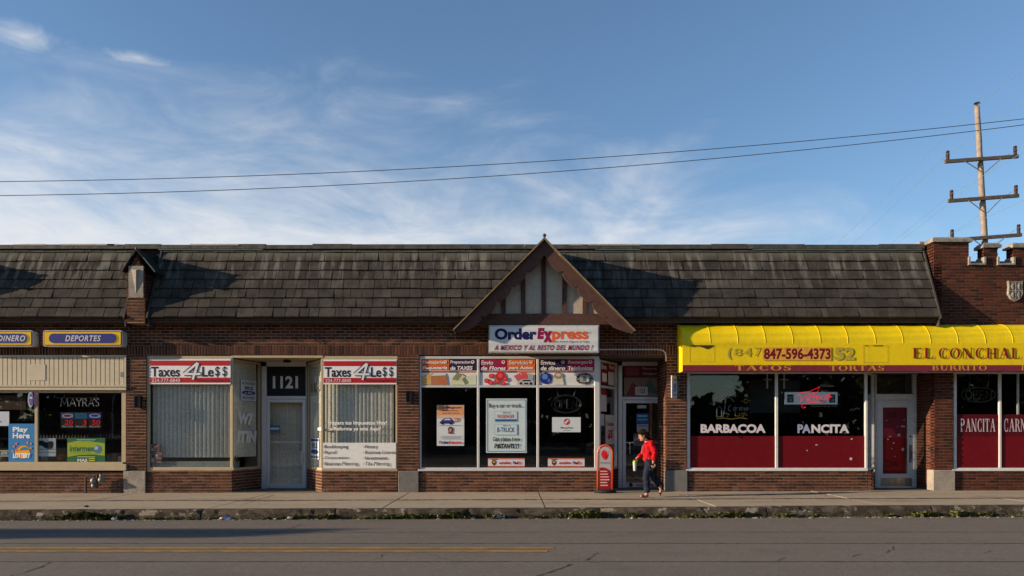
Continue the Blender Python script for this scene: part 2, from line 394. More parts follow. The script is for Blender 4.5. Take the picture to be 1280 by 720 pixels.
class Print:
    """flat printing laid on a surface. mp(a, b, lift) -> world point; a, b are picture or metre coordinates"""
    def __init__(s, mp, lift=0.002): s.mp = mp; s.L = lift; s.art = MB(); s.let = MB(); s.runs = []
    def up(s): s.L += 0.0007; return s.L
    def poly(s, pts, c):
        s.art.use(c if not isinstance(c, tuple) else ink(*c)); l = s.up()
        w3 = [s.mp(a, b, l) for a, b in pts]
        nrm = (Vector(w3[1]) - Vector(w3[0])).cross(Vector(w3[-1]) - Vector(w3[0]))
        s.art.face(w3)
        return s
    def rect(s, a0, b0, a1, b1, c): return s.poly([(a0, b1), (a1, b1), (a1, b0), (a0, b0)], c)
    def ell(s, a, b, ra, rb, c, n=20, a0=0, a1=360):
        return s.poly([(a + ra * cos(R(a0 + (a1 - a0) * k / n)), b + rb * sin(R(a0 + (a1 - a0) * k / n))) for k in range(n if a1 - a0 == 360 else n + 1)], c)
    def line(s, pts, wd, c):
        for (a0, b0), (a1, b1) in zip(pts, pts[1:]):
            d = Vector((a1 - a0, b1 - b0)); 
            if d.length == 0: continue
            n = Vector((-d.y, d.x)).normalized() * wd / 2
            s.poly([(a0 + n.x, b0 + n.y), (a0 - n.x, b0 - n.y), (a1 - n.x, b1 - n.y), (a1 + n.x, b1 + n.y)], c)
        return s
    def text(s, t, a0, b0, a1, b1, c, bold=0.02, shear=0.0, ser=False, space=1.0, gap=.07, keep=False, slant=0.0):
        """fill the box (a0,b0)-(a1,b1), b0 = top edge"""
        s.let.use(c if not isinstance(c, tuple) else ink(*c)); l = s.up(); s.runs.append(len(s.let.f))
        vs, fs = serif(t, gap) if ser else glyphs(t, bold, shear, space)
        s.let.add([s.mp(a0 + v[0] * (a1 - a0), b1 + v[1] * (b0 - b1) + slant * v[0], l) for v in vs], fs)
        if ser:   # overlapping strokes: step them so that no two lie in one plane
            k0 = len(s.let.f) - len(fs)
            for i, f in enumerate(s.let.f[k0:]):
                for q in f:
                    x, y, z = s.let.v[q]; s.let.v[q] = (x, y - 0.0002 * (i % 9), z)
        return s
    def done(s, parent, nm='print', ln='lettering'):
        if s.art.f: s.art.build(nm, None, parent)
        ks = sorted(set(s.runs)) + [len(s.let.f)]
        for k0, k1 in zip(ks, ks[1:]):
            q = MB()
            for f, mi in zip(s.let.f[k0:k1], s.let.m[k0:k1]):
                q.use(s.let.mats[mi])
                q.f.append(tuple(f)); q.m.append(q.mi)
            used = sorted({i for f in q.f for i in f}); ix = {i: n for n, i in enumerate(used)}
            q.v = [s.let.v[i] for i in used]; q.f = [tuple(ix[i] for i in f) for f in q.f]
            q.build(ln, None, parent)
        s.art = MB(); s.let = MB(); s.runs = []
def front(Y):
    return lambda a, b, l: (X(a, Y), Y - l, Z(b, Y))
def poster(name, label, cat, px0, py0, px1, py1, Y, c, th=0.004, group=None):
    mb = MB(); mb.pbox(px0, px1, py0, py1, Y, Y + th)
    o = mb.build(name, ink(*c) if isinstance(c, tuple) else c, None, (X((px0 + px1) / 2, Y), Y, Z(py1, Y)))
    tag(o, label, cat, group)
    return o, Print(front(Y))

# ================================================================== THE SETTING
def grid(name, xs, ys, zf, m, kind='structure', parent=None, lift=0.0):
    mb = MB(); nx, ny = len(xs), len(ys)
    vs = [(x, y(x) if callable(y) else y, 0) for y in ys for x in xs]
    vs = [(x, y, zf(x, y) + lift) for x, y, _ in vs]
    fs = [(j * nx + i, j * nx + i + 1, (j + 1) * nx + i + 1, (j + 1) * nx + i) for j in range(ny - 1) for i in range(nx - 1)]
    mb.add(vs, fs); o = mb.build(name, m, parent)
    if kind and parent is None: tag(o, kind=kind)
    return o
XS = [-400, -200, -100, -60] + [-40 + 2 * i for i in range(41)] + [60, 100, 200, 400]

def asphalt_extra(t, pos, c):
    n = noise_n(t, vmap(t, pos, (0.05, 0.9, 1)), 1.6, 4, 0.6)                 # wheel tracks and drag marks along the street
    c = mix_n(t, map_n(t, n, 0.4, 0.65, 0, 0.35), c, (.125, .108, .092))
    g = noise_n(t, pos, 95, 2, 0.7)
    c = mix_n(t, map_n(t, g, 0.55, 0.75, 0, 0.65), c, (.40, .34, .28))
    g3 = noise_n(t, vmap(t, pos, (1, 1, 1), (0, 0, 0), (4, 4, 4)), 70, 2, 0.7)
    c = mix_n(t, map_n(t, g3, 0.56, 0.72, 0, 0.6), c, (.05, .042, .036))
    g4 = noise_n(t, vmap(t, pos, (1, .45, 1)), 26, 3, 0.8)
    c = mix_n(t, map_n(t, g4, 0.52, 0.72, 0, 0.38), c, (.27, .235, .20))
    g6 = noise_n(t, vmap(t, pos, (1, .45, 1), (0, 0, 0), (3, 5, 1)), 22, 3, 0.8)
    c = mix_n(t, map_n(t, g6, 0.54, 0.72, 0, 0.45), c, (.07, .06, .052))
    g2 = noise_n(t, pos, 1.3, 5, 0.7)
    return mix_n(t, map_n(t, g2, 0.5, 0.75, 0, 0.4), c, (.105, .092, .079))
M_asph = mat('worn_asphalt', (.160, .139, .118), 0.9, stain=asphalt_extra, bump=0.9, bscale=110)
def walk_extra(t, pos, c):
    g = noise_n(t, pos, 60, 3, 0.7)
    c = mix_n(t, map_n(t, g, 0.5, 0.75, 0, 0.35), c, (.20, .165, .125))
    n = noise_n(t, vmap(t, pos, (.35, 1, 1)), 1.4, 5, 0.65)
    c = mix_n(t, map_n(t, n, 0.46, 0.70, 0, 0.65), c, (.20, .16, .12))
    g5 = noise_n(t, vmap(t, pos, (1, 1, 1), (0, 0, 0), (2, 8, 1)), 7.0, 2, 0.4)
    c = mix_n(t, map_n(t, g5, 0.70, 0.74, 0, 0.55), c, (.07, .058, .045))
    return c
M_walk = mat('old_concrete_paving', (.36, .295, .215), 0.9, stain=walk_extra, bump=0.6, bscale=80,)
def kerb_extra(t, pos, c):
    n = noise_n(t, vmap(t, pos, (1, 1, 2)), 3.5, 6, 0.7)
    c = mix_n(t, map_n(t, n, 0.36, 0.58, 0, 0.92), c, (.036, .029, .022))
    s = N(t, 'ShaderNodeSeparateXYZ'); t.links.new(pos, s.inputs[0])
    gn = N(t, 'ShaderNodeNewGeometry'); sn = N(t, 'ShaderNodeSeparateXYZ'); t.links.new(gn.outputs['Normal'], sn.inputs[0])
    chip = math_n(t, 'MULTIPLY', map_n(t, noise_n(t, vmap(t, pos, (1, 1, 1), (0, 0, 0), (7, 0, 0)), 3.0, 5, 0.7), 0.57, 0.62), map_n(t, sn.outputs[2], -0.1, 0.4))
    c = mix_n(t, math_n(t, 'MULTIPLY', chip, 0.75), c, (.33, .28, .22))
    return c
M_kerb = mat('dirty_kerb_concrete', (.105, .084, .062), 0.95, stain=kerb_extra, bump=1.0, bscale=40)
M_soil = mat('ground_soil', (.12, .10, .075), 0.95, var=0.4, nscale=0.5)
M_joint = mat('joint_dirt_and_shadow', (.035, .028, .022), 0.95)
M_tar = mat('black_crack_filler', (.022, .02, .018), 0.75)
M_rdpaint = mat('worn_yellow_road_paint', (.52, .27, .025), 0.8, var=0.75, nscale=5, vcol2=(.20, .13, .07), bump=0.4)

o = MB(); o.face([(-500, -400, -.42), (500, -400, -.42), (500, 500, -.42), (-500, 500, -.42)]); tag(o.build('ground', M_soil), kind='structure')
grid('road', XS, [lambda x: yk(x) + .02] + [-4.3, -4.8, -5.4, -6, -6.6, -7.2, -8, -9, -10, -11, -12.4], rz, M_asph)
# crack and seam strips in the asphalt (each a few mm proud)
def strip(name, pts, wd, m, parent=None, jit=0.0, lift=0.004, zf=rz, seed=1):
    r = random.Random(seed); mb = MB(); P = []
    for (x0, y0), (x1, y1) in zip(pts, pts[1:]):
        n = max(1, int(sqrt((x1 - x0) ** 2 + (y1 - y0) ** 2) / (0.06 if jit else 2.0)))
        for k in range(n): P.append((x0 + (x1 - x0) * k / n + r.uniform(-jit, jit), y0 + (y1 - y0) * k / n + r.uniform(-jit, jit)))
    P.append(pts[-1]); vs = []
    for i, p in enumerate(P):
        a = Vector(P[max(0, i - 1)]); b = Vector(P[min(len(P) - 1, i + 1)]); d = (b - a).normalized(); n = Vector((-d.y, d.x))
        ww = wd * (r.uniform(.35, 1.3) if jit else 1) / 2
        for s_ in (-1, 1):
            x, y = p[0] + n.x * ww * s_, p[1] + n.y * ww * s_; vs.append((x, y, zf(x, y) + lift))
    mb.add(vs, [(2 * i, 2 * i + 2, 2 * i + 3, 2 * i + 1) for i in range(len(P) - 1)])
    return mb.build(name, m, parent)
road = bpy.data.objects['road']
def gp(px, py, zz=-0.13):
    """point of the street seen at a picture position"""
    k = (1.389 - zz) * 54 / (py - 540); return ((px - 640) / 54 * k, 18 * k - 18)
for i, (pts, wd) in enumerate([
    ([(655, 724), (676, 718), (698, 711), (716, 705)], .025), ([(731, 701), (738, 697), (746, 691)], .022),
    ([(10, 720), (30, 715), (54, 707)], .03), ([(54, 707), (66, 702)], .016), ([(360, 661), (372, 655), (376, 652)], .02),
    ([(1108, 691), (1116, 686), (1118, 683)], .02), ([(1064, 696), (1076, 693)], .02), ([(970, 702), (982, 697)], .015),
    ([(470, 700), (480, 693)], .016), ([(560, 699), (538, 694)], .012), ([(1228, 692), (1240, 688)], .012)]):
    strip('road_crack', [gp(*p) for p in pts], wd * .7, M_tar, road, 0.022, seed=i)
M_seam = mat('road_seam', (.055, .047, .040), 0.9, var=0.7, nscale=3, vcol2=(.115, .10, .085))
for i, (py, wd) in enumerate([(664.5, .03), (679.3, .035), (702, .04)]):
    y = gp(640, py)[1]; strip('road_seam', [(-16, y), (16, y)], wd, M_seam, road, 0.008, lift=.003, seed=20 + i)
for j, (py, xe) in enumerate(((685.6, 692), (689.5, 684))):
    y = gp(640, py)[1]; x1 = gp(xe, py)[0]
    strip('centre_line', [(-60, y), (x1, y)], .085, M_rdpaint, road, 0.0, lift=.006)

# pavement: a bed, slabs on it, kerbstones in front
walk = grid('pavement', XS, [lambda x: yk(x) + .19, 0.3, 2.2], lambda x, y: sz(x) - .003, M_joint)
JX = [-5.55 - 3.1 * k for k in range(5, 0, -1)] + [-5.55, -2.37, .61, 3.75, 6.9, 10.0, 13.1, 16.2]
r_ = random.Random(3)
for i in range(len(JX) - 1):
    for (ya, yb) in ((None, -2.125), (-2.065, -.004)):
        x0, x1 = JX[i] + .012, JX[i + 1] - .012; dz_ = r_.uniform(.0, .006)
        y0a, y0b = (yk(x0) + .20, yk(x1) + .20) if ya is None else (ya, ya)
        mb = MB(); c = [(x0, y0a), (x1, y0b), (x1, yb), (x0, yb)]
        top = [(x, y, sz(x) + dz_ + r_.uniform(-.001, .001)) for x, y in c]; bot = [(x, y, sz(x) - .12) for x, y in c]
        mb.add(bot + top, [(4, 5, 6, 7), (0, 1, 5, 4), (1, 2, 6, 5), (2, 3, 7, 6), (3, 0, 4, 7)])
        mb.build('paving_slab', M_walk, walk)
# recess floors behind the wall line
mb = MB()
for a, b in ((290, 404), (749, 835), (1083, 1170)):
    mb.box(X(a) - .1, X(b) + .1, .0, 1.25, -.2, sz(X((a + b) / 2)) + .012)
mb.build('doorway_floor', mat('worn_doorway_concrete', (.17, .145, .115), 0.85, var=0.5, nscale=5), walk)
# the long open joint, packed with dirt
strip('pavement_joint', [(-22, -2.095), (-6, -2.08), (3, -2.10), (22, -2.09)], .15, M_joint, walk, 0.012, lift=.008, zf=lambda x, y: sz(x), seed=9)
# crooked crack lines over the slabs; the last two paint a cast shadow dark
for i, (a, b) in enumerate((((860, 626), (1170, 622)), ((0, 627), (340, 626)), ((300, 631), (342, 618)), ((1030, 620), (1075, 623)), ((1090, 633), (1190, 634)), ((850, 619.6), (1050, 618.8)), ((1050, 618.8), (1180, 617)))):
    strip('pavement_crack_and_shadow', [gp(a[0], a[1], 0.0), gp(b[0], b[1], 0.0)], .10 if i > 4 else .018, M_joint, walk, 0.02, lift=.005, zf=lambda x, y: sz(x), seed=50 + i)

kerb = thing('kerb', None, None, (0, -3.9, 0), kind='structure')
KJ = []
x = -22.0
while x < 22:
    KJ.append(x); x += r_.choice((2.4, 3.05, 3.05, 2.1))
for i in range(len(KJ) - 1):
    x0, x1 = KJ[i] + .014, KJ[i + 1] - .014; n = int((x1 - x0) / .07); rr = random.Random(i + 100)
    prof = []; base = rr.uniform(-.008, .008)
    ch = 0.0
    for k in range(n + 1):
        xx = x0 + (x1 - x0) * k / n
        ch = max(0, ch * .75 + (rr.uniform(.0, .022) if rr.random() < .10 else 0))
        e = ch if 0 < k < n else .02
        j = lambda s=.003: rr.uniform(-s, s)
        t = sz(xx) + base + .004
        pr = [(.20, t), (.07 + e * .6, t + j()), (.025 + e, t - .012 - e * .35 + j()), (.004 + e * .8, t - .045 - e + j()), (-.010 + j(.004), t - .10), (-.018 + j(.004), gz(xx) - .03)]
        prof.append([(xx, yk(xx) + a, b) for a, b in pr])
    mb = MB(); m_ = 6; vs = [p for pr in prof for p in pr]
    fs = [(k * m_ + q, k * m_ + q + 1, (k + 1) * m_ + q + 1, (k + 1) * m_ + q) for k in range(n) for q in range(m_ - 1)]
    fs += [tuple(range(m_)), tuple(n * m_ + q for q in range(m_))[::-1]]
    mb.add(vs, fs); mb.build('kerbstone', M_kerb, kerb)
mb = MB(); mb.box(-22, 22, -3.7, -3.55, -.25, -.05); mb.build('kerb_bed', M_joint, kerb)
# far side of the street
tag(MB().box(-200, 200, -15.4, -12.4, -.4, -.03).build('far_pavement', M_walk), kind='structure')
M_grass = mat('far_gravel_lot', (.17, .145, .11), 0.95, var=0.5, nscale=1.5)
tag(MB().box(-200, 200, -90, -15.4, -.4, -.05).build('verge', M_grass), kind='structure')

# ================================================================== BRICKWORK
CP, BL, BH, BJ = .0692, .1935, .0515, .0195
class Bricks:
    def __init__(s): s.full = []; s.rest = []; s.core = MB(); s.r = random.Random(11)
    def lay(s, p0, p1, z0, z1, core=.18, full=True, phase=0.0, dirn='stretch', corecap=True):
        """lay a face of bricks from p0 to p1 (xy, left to right seen from outside)"""
        L = sqrt((p1[0] - p0[0]) ** 2 + (p1[1] - p0[1]) ** 2); u = Vector(((p1[0] - p0[0]) / L, (p1[1] - p0[1]) / L)); n = Vector((u.y, -u.x))
        i_ = .0085; s.core.wall((p0[0] + u.x * i_, p0[1] + u.y * i_), (p1[0] - u.x * i_, p1[1] - u.y * i_), core, z0, z1, -.0085)
        if dirn == 'soldier':
            k = 0; q = p0[0] / CP; a = 0.0
            while a < L - .02:
                b = min(L, a + CP); s.rest.append((p0, u, n, a + BJ / 2, b - BJ / 2, z0 + .006, z1 - .006)); a = b
            return
        c0 = int(math.floor(z0 / CP)); c = c0
        while c * CP < z1 - .012:
            za, zb = max(z0 + .004, c * CP + .0088), min(z1 - .002, (c + 1) * CP - .0088)
            if zb - za > .012:
                off = (0 if c % 2 else (BL + BJ) / 2) + phase
                a = -off - (BL + BJ) * 2
                while a < L:
                    a0, a1 = max(a, 0 + .001), min(a + BL, L - .001)
                    if a1 - a0 > .025:
                        isfull = (a1 - a0) > BL - .004 and (zb - za) > BH - .003
                        (s.full if isfull and full else s.rest).append((p0, u, n, a0, a1, za, zb))
                    a += BL + BJ
            c += 1
    def emit(s, mb, rec, rr):
        p0, u, n, a0, a1, za, zb = rec
        j = rr.uniform(-.0018, .0018); f = j; d = .03; e = .0025
        def P(a, off, z): q = Vector(p0) + u * a + n * off; return (q.x, q.y, z)
        front_ = [P(a0 + e, f, za + e), P(a1 - e, f, za + e), P(a1 - e, f, zb - e), P(a0 + e, f, zb - e)]
        mid = [P(a0, f - .004, za), P(a1, f - .004, za), P(a1, f - .004, zb), P(a0, f - .004, zb)]
        back = [P(a0, -d, za), P(a1, -d, za), P(a1, -d, zb), P(a0, -d, zb)]
        fs = [(0, 1, 2, 3)] + [(i + 4, (i + 1) % 4 + 4, (i + 1) % 4, i) for i in range(4)] + [(i + 8, (i + 1) % 4 + 8, (i + 1) % 4 + 4, i + 4) for i in range(4)]
        mb.add(front_ + mid + back, fs)
    def finish(s, parent, m, mortar, limit=300):
        core = s.core.build('brick_wall', mortar, parent)
        cm = Vector((0, -18, 1.389))
        def dist(r):
            q = Vector(r[0]) + r[1] * (r[3] + r[4]) / 2
            if r[2].y > -.9 or abs(q.x) > 11.4: return 1e3
            return (Vector((q.x, q.y, (r[5] + r[6]) / 2)) - cm).length
        fl = sorted(s.full, key=dist); ind, rest = fl[:limit], s.rest + fl[limit:]
        me = MB(); me.v = []
        t = MB(); s.emit(t, ((0, 0), Vector((1, 0)), Vector((0, -1)), -BL / 2, BL / 2, -BH / 2, BH / 2), random.Random(1))
        mesh = bpy.data.meshes.new('brick'); mesh.from_pydata(t.v, [], t.f); mesh.materials.append(m); mesh.update()
        base = ORG[parent.name]
        for r in ind:
            q = Vector(r[0]) + r[1] * (r[3] + r[4]) / 2 + r[2] * s.r.uniform(-.0018, .0018)
            o = bpy.data.objects.new('brick', mesh); col.objects.link(o); o.parent = core
            o.location = (q.x - base.x, q.y - base.y, (r[5] + r[6]) / 2 - base.z)
            o.rotation_euler.z = atan2(r[1].y, r[1].x)
        mb = MB()
        for r in rest: s.emit(mb, r, s.r)
        tag(mb.build('brickwork', m, parent), kind='stuff')
        return core

# ------------------------------------------------------------------ building one: long parade of shops
LX = -16.0; RX = 9.74; TX = X(1167)
ZS0, ZS1 = Z(443.7), Z(431.5)
shop = thing('shop_building', 'long single-storey brown brick shop parade with shingled mansard roof and timbered gable', 'building', (-3.0, 0, 0))
BW = Bricks()
REC = 1.1
TLx0, TLx1, TRx0, TRx1 = X(290), X(327, REC), X(383, REC), X(402)
OEl0, OEl1 = X(750), X(773, REC); OEr = X(833); ECl0, ECl1 = X(1084.5), X(1094.5, .8)
def fz(px): return -.03 + sz(X(px)) - .01
def F2(pa, pb, z0, z1, **k): BW.lay((X(pa), 0), (X(pb), 0), z0, z1, **k)
BW.lay((LX, 0), (TX - .002, 0), ZS1, 4.0, core=.19)
BW.lay((LX, 0), (X(847), 0), ZS0, ZS1, dirn='soldier', core=.185)
F2(847, 1166.9, Z(466), ZS1, core=.185)
for a, b in ((157.5, 183), (497, 524), (833, 858.5)): F2(a, b, fz(a) - .04, ZS0 - .001, core=.18)
BW.lay((LX, 0), (X(157.5) - .001, 0), -.09, Z(590), core=.17)
F2(183.05, 290, -.07, Z(588), core=.17); F2(402, 496.95, -.07, Z(588), core=.17)
F2(524.05, 750, -.06, Z(588.3), core=.17); F2(858.55, 1084.5, -.05, Z(588.5), core=.17); F2(1084.5, 1092.5, -.05, Z(588.5), core=.10)
BW.lay((TLx0, 0), (TLx1, REC), -.05, Z(588), core=.1, full=False); BW.lay((TRx0, REC), (TRx1, 0), -.05, Z(588), core=.1, full=False)
BW.lay((OEl0, 0), (OEl1, REC), -.05, Z(588), core=.1, full=False)
BW.lay((OEr, 1.2), (OEr, 0.001), -.05, ZS0, core=.12, full=False)
BW.lay((X(1092.5), .0), (X(1092.5), .75), -.05, Z(588.5), core=.05, full=False)
# dormer piers that rise through the roof
PX0, PX1 = X(158, -.42), X(181.5, -.42)
def pier(dx):
    BW.lay((PX0 + dx, -.42), (PX1 + dx, -.42), Z(408, 0) + .02, Z(341, -.42), core=.45)
    BW.lay((PX0 + dx, .3), (PX0 + dx, -.42), Z(408, 0) + .02, Z(341, -.42), core=.03, full=False)
    BW.lay((PX1 + dx, -.42), (PX1 + dx, .3), Z(408, 0) + .02, Z(341, -.42), core=.03, full=False)
DS = (X(285) - X(43)) * -1.0
pier(0); pier(DS)
BW.finish(shop, M_brick, M_mortar)
# structural back-up so that no light leaks
mb = MB()
mb.box(LX, TX, .20, 9.0, 3.95, 4.0)               # roof space floor over the shops
mb.box(LX, LX + .15, .02, 9.0, -.1, 5.6); mb.box(LX, TX, 9.0, 9.15, -.1, 5.6)
for px in (170, 510, 846): mb.box(X(px) - .09, X(px) + .09, .23, 9.0, -.1, 3.94)
mb.box(TX - .1, TX + .06, 1.1, 9.0, -.1, 3.94)
mb.build('party_wall', M_shopwall, shop)
MB().box(LX + .15, TX, .25, 8.9, 3.20, 3.26).build('shop_ceiling', M_ceil, shop)
mb = MB(); mb.box(LX + .15, TX, .22, 8.95, -.15, -.02); mb.build('shop_floor', M_floorin, shop)

# mansard roof
EY, EZ, TY, TZ = -.40, 3.985, .36, 5.715
SL = Vector((0, TY - EY, TZ - EZ)); SLn = SL.length; su = SL.normalized(); sn = Vector((0, -su.z, su.y))
mb = MB()
def slope_box(mb, xa, xb, ta, tb, ha, hb, hb2=None, base=None):
    """box on the roof slope; t along the slope (0 at eave), h above it (ha front low edge, hb upper edge)"""
    E = Vector((0, EY, EZ)); lo = -.03
    vs = []
    for t, h in ((ta, ha), (tb, hb)):
        for x_ in (xa, xb):
            for hh in (lo, h):
                p = E + su * t + sn * hh; vs.append((x_, p.y, p.z))
    return mb.add(vs, [(0, 1, 3, 2), (4, 6, 7, 5), (0, 4, 5, 1), (2, 3, 7, 6), (1, 5, 7, 3), (0, 2, 6, 4)])
D0a, D0b = PX0 - .02, PX1 + .02
secs = [(LX, D0a + DS), (D0b + DS, D0a), (D0b, 9.67)]
for a, b in secs: slope_box(mb, a, b, 0.01, SLn, .0, .0)
mb.box(LX, 9.70, TY, TY + .06, 5.3, TZ)
roof = mb.build('mansard_roof', M_under, shop)
r_ = random.Random(5); shp = []
for a, b in secs:
    for row in range(8):
        t0 = row * .254; t1 = min(t0 + .275, SLn - .002)
        x_ = a - r_.uniform(0, .2)
        while x_ < b:
            wd = r_.choice((.22, .27, .30, .33, .36, .40, .17)) * r_.uniform(.93, 1.07)
            xa, xb = max(a, x_), min(b, x_ + wd - .014)
            if xb - xa > .03: shp.append((xa, xb, t0 + r_.uniform(-.006, .006), t1, r_.uniform(.032, .050)))
            x_ += wd
shp.sort(key=lambda q: (not (-11.6 < (q[0] + q[1]) / 2 < 11.6), not (q[1] - q[0]) > .20, abs((q[0] + q[1]) / 2)))
def hid(q): xm = (q[0] + q[1]) / 2; return abs(xm - .73) < (1.9 - q[2]) * .9
shp.sort(key=lambda q: hid(q))
rest = MB()
for i, (xa, xb, t0, t1, h) in enumerate(shp):
    if i < 300:
        q = MB(); slope_box(q, xa, xb, t0, t1, h, .006); q.build('shingle', M_shingle, roof)
    else: slope_box(rest, xa, xb, t0, t1, h, .006)
tag(rest.build('shingles', M_shingle, shop), kind='stuff')
# ridge edging, worn and uneven
mb = MB(); r2 = random.Random(8); x_ = LX
while x_ < 9.66:
    wd = r2.uniform(.6, 1.9); xb = min(9.70, x_ + wd - .006); dzz = r2.uniform(-.012, .016)
    mb.box(x_, xb, TY - .07, TY + .30, TZ + .005, TZ + .085 + dzz); mb.box(x_ + .003, xb - .003, TY - .10, TY - .065, TZ - .02, TZ + .045 + dzz)
    x_ += wd
mb.build('ridge_edging', M_metaledge, shop)
mb = MB(); x_ = LX
for a, b in ((80, 146), (137, 150), (711, 728), (735, 800), (30, 60), (240, 300)):
    mb.box(X(a, TY), X(b, TY), TY - .115, TY - .102, TZ + .055, TZ + .088)
mb.build('bare_metal_strip', mat('bare_zinc', (.42, .41, .38), .6, var=.5), shop)
mb = MB()
for a, b in ((200, 330), (744, 800), (940, 1150)): mb.box(X(a, TY), X(b, TY), TY - .09, TY - .02, TZ - .045, TZ - .024)
mb.build('copper_drip', M_copper, shop)
MB().box(LX, TX, TY + .05, 9.1, 5.45, 5.52).build('flat_roof', M_under, shop)
# eaves: fascia, soffit, end brackets
mb = MB()
for a, b in secs:
    mb.box(a, b - .002, -.30, -.255, Z(403.5, -.3), EZ + .10); mb.box(a + .004, b - .006, -.33, -.0, EZ - .055, EZ - .016)
mb.box(LX, D0a + DS - .01, -.255, .0, Z(402.5, -.3), Z(402.5, -.3) + .03)
for a, b in secs[1:]: mb.box(a + .01, b - .01, -.254, .0, Z(402.5, -.3), Z(402.5, -.3) + .03)
mb.build('fascia', M_wood, shop)
for xx in (D0a - .045, D0b + .012, 9.668, D0a + DS - .045, D0b + DS + .012):
    q = MB(); E0 = Vector((0, EY, EZ))
    slope_box(q, xx, xx + .034, -.045, SLn - .02, .055, .05)
    q.box(xx + .002, xx + .032, -.38, -.10, EZ - .20, EZ - .05)
    q.build('verge_flashing', mat('dark_verge_metal', (.055, .048, .042), .7, var=.5, nscale=9), shop)

# dormer caps with the carved tablet
def dormer(dx):
    Y = -.42; ax, azz = X(171, Y) + dx, Z(313.5, Y)
    d = MB()
    zl = Z(341, Y)
    d.use(M_brick).prism([(PX0 + dx + .001, zl), (PX1 + dx - .001, zl), (ax + .01, azz - .05)], Y + .012, .34)
    br = random.Random(4)
    o = d.build('dormer_gable', M_brick, shop)
    k = MB()
    zz = math.ceil(zl / CP) * CP
    # small bricks following the gable
    while zz < azz - .12:
        t = (zz + CP - zl) / (azz - .05 - zl); hw = (PX1 - PX0) / 2 * (1 - t) - .01; cx = (PX0 + PX1) / 2 + dx
        xa = cx - hw
        while xa < cx + hw - .03:
            xb = min(xa + BL, cx + hw); k.box(xa, xb, Y - .002, Y + .03, zz + .006, zz + BH + .006); xa += BL + BJ
        zz += CP
    if k.f: k.build('gable_brick', M_brick, o)
    for s_, (fx, fz_) in ((-1, (X(154, Y), Z(340, Y))), (1, (X(193.5, Y), Z(341, Y)))):
        fx += dx
        c = MB().use(M_under); dv = Vector((fx - ax, fz_ - azz)).normalized(); nn = Vector((-dv.y, dv.x)) * (1 if s_ < 0 else 1)
        if nn.y < 0: nn = -nn
        a0 = (ax, azz); f0 = (fx, fz_)
        c.prism([a0, f0, (fx + nn.x * .035, fz_ + nn.y * .035), (ax + nn.x * .035 * .2, azz + .045)], Y - .035, .30)
        c.use(M_copper if s_ > 0 else M_flash).prism([(fx - dv.x * .42 + nn.x * .036, fz_ - dv.y * .42 + nn.y * .036), (fx + nn.x * .037, fz_ + nn.y * .037), (fx + nn.x * .022, fz_ + nn.y * .022), (fx - dv.x * .42 + nn.x * .024, fz_ - dv.y * .42 + nn.y * .024)], Y - .043, Y - .0355)
        c.build('dormer_roof', None, o)
    t = MB(); t.box(X(161, Y) + dx, X(179.3, Y) + dx, Y - .012, Y + .05, Z(372, Y), Z(332.5, Y)); tb = t.build('stone_tablet', M_stone, shop)
    q = MB(); a = (X(164.5, Y) + dx, Z(336.8, Y)); b = (X(174.5, Y) + dx, Z(336.8, Y)); c = (X(170.3, Y) + dx, Z(367.5, Y)); m_ = ((a[0] + b[0]) / 2 - .012, a[1] - .03)
    vs = [(a[0], Y - .014, a[1]), (b[0], Y - .014, b[1]), (c[0], Y - .014, c[1]), (m_[0] + .05, Y - .065, m_[1])]
    q.add(vs, [(0, 3, 1), (1, 3, 2), (2, 3, 0)]); q.build('carved_wedge', M_stone, tb)
    p = MB(); p.ball((ax, Y - .02, azz + .045), .035, n=8); p.build('dormer_finial', M_flash, o)
dormer(0); dormer(DS)

# half-timbered gable
GY = -.78
apx = (X(680.5, GY), Z(300.5, GY)); lft = (X(569, GY), Z(412.5, GY)); rgt = (X(791.5, GY), Z(413.5, GY))
def barge(foot, sgn, foot_in):
    a = Vector(apx); f = Vector(foot); d = (f - a); L = d.length; d.normalize(); n = Vector((d.y, -d.x)) * (1 if sgn < 0 else -1)
    if n.y > 0: n = -n
    up = [a, f]; low = []
    w0 = .225; K = 5; npt = 14
    tip = f + Vector((-sgn * .09, -.05))
    low.append(tip); 
    for k in range(K):
        ta = 0.955 - k * .168; tb = ta - .168
        for q in range(npt + 1):
            s_ = q / npt; t = ta + (tb - ta) * s_
            wv = w0 + (.055 * (1 - abs(2 * (s_ * 1.0) - 1) ** 3) if True else 0) - (.05 if s_ < .12 else 0)
            if k == 0: wv = .15 + .10 * min(1, s_ * 2.2)
            low.append(a + d * (L * t) + n * wv)
    # arch at the top, ends on the centre line
    zc = Z(319.5, GY)
    hx = (low[-1].x - a.x)
    for q in range(1, 7):
        th = pi / 2 * q / 6
        low.append(Vector((a.x + hx * cos(th), low[-1].y if False else zc - (.17) * (1 - sin(th)))))
    low = [p for p in low]
    return [tuple(p) for p in [a, f] + low]
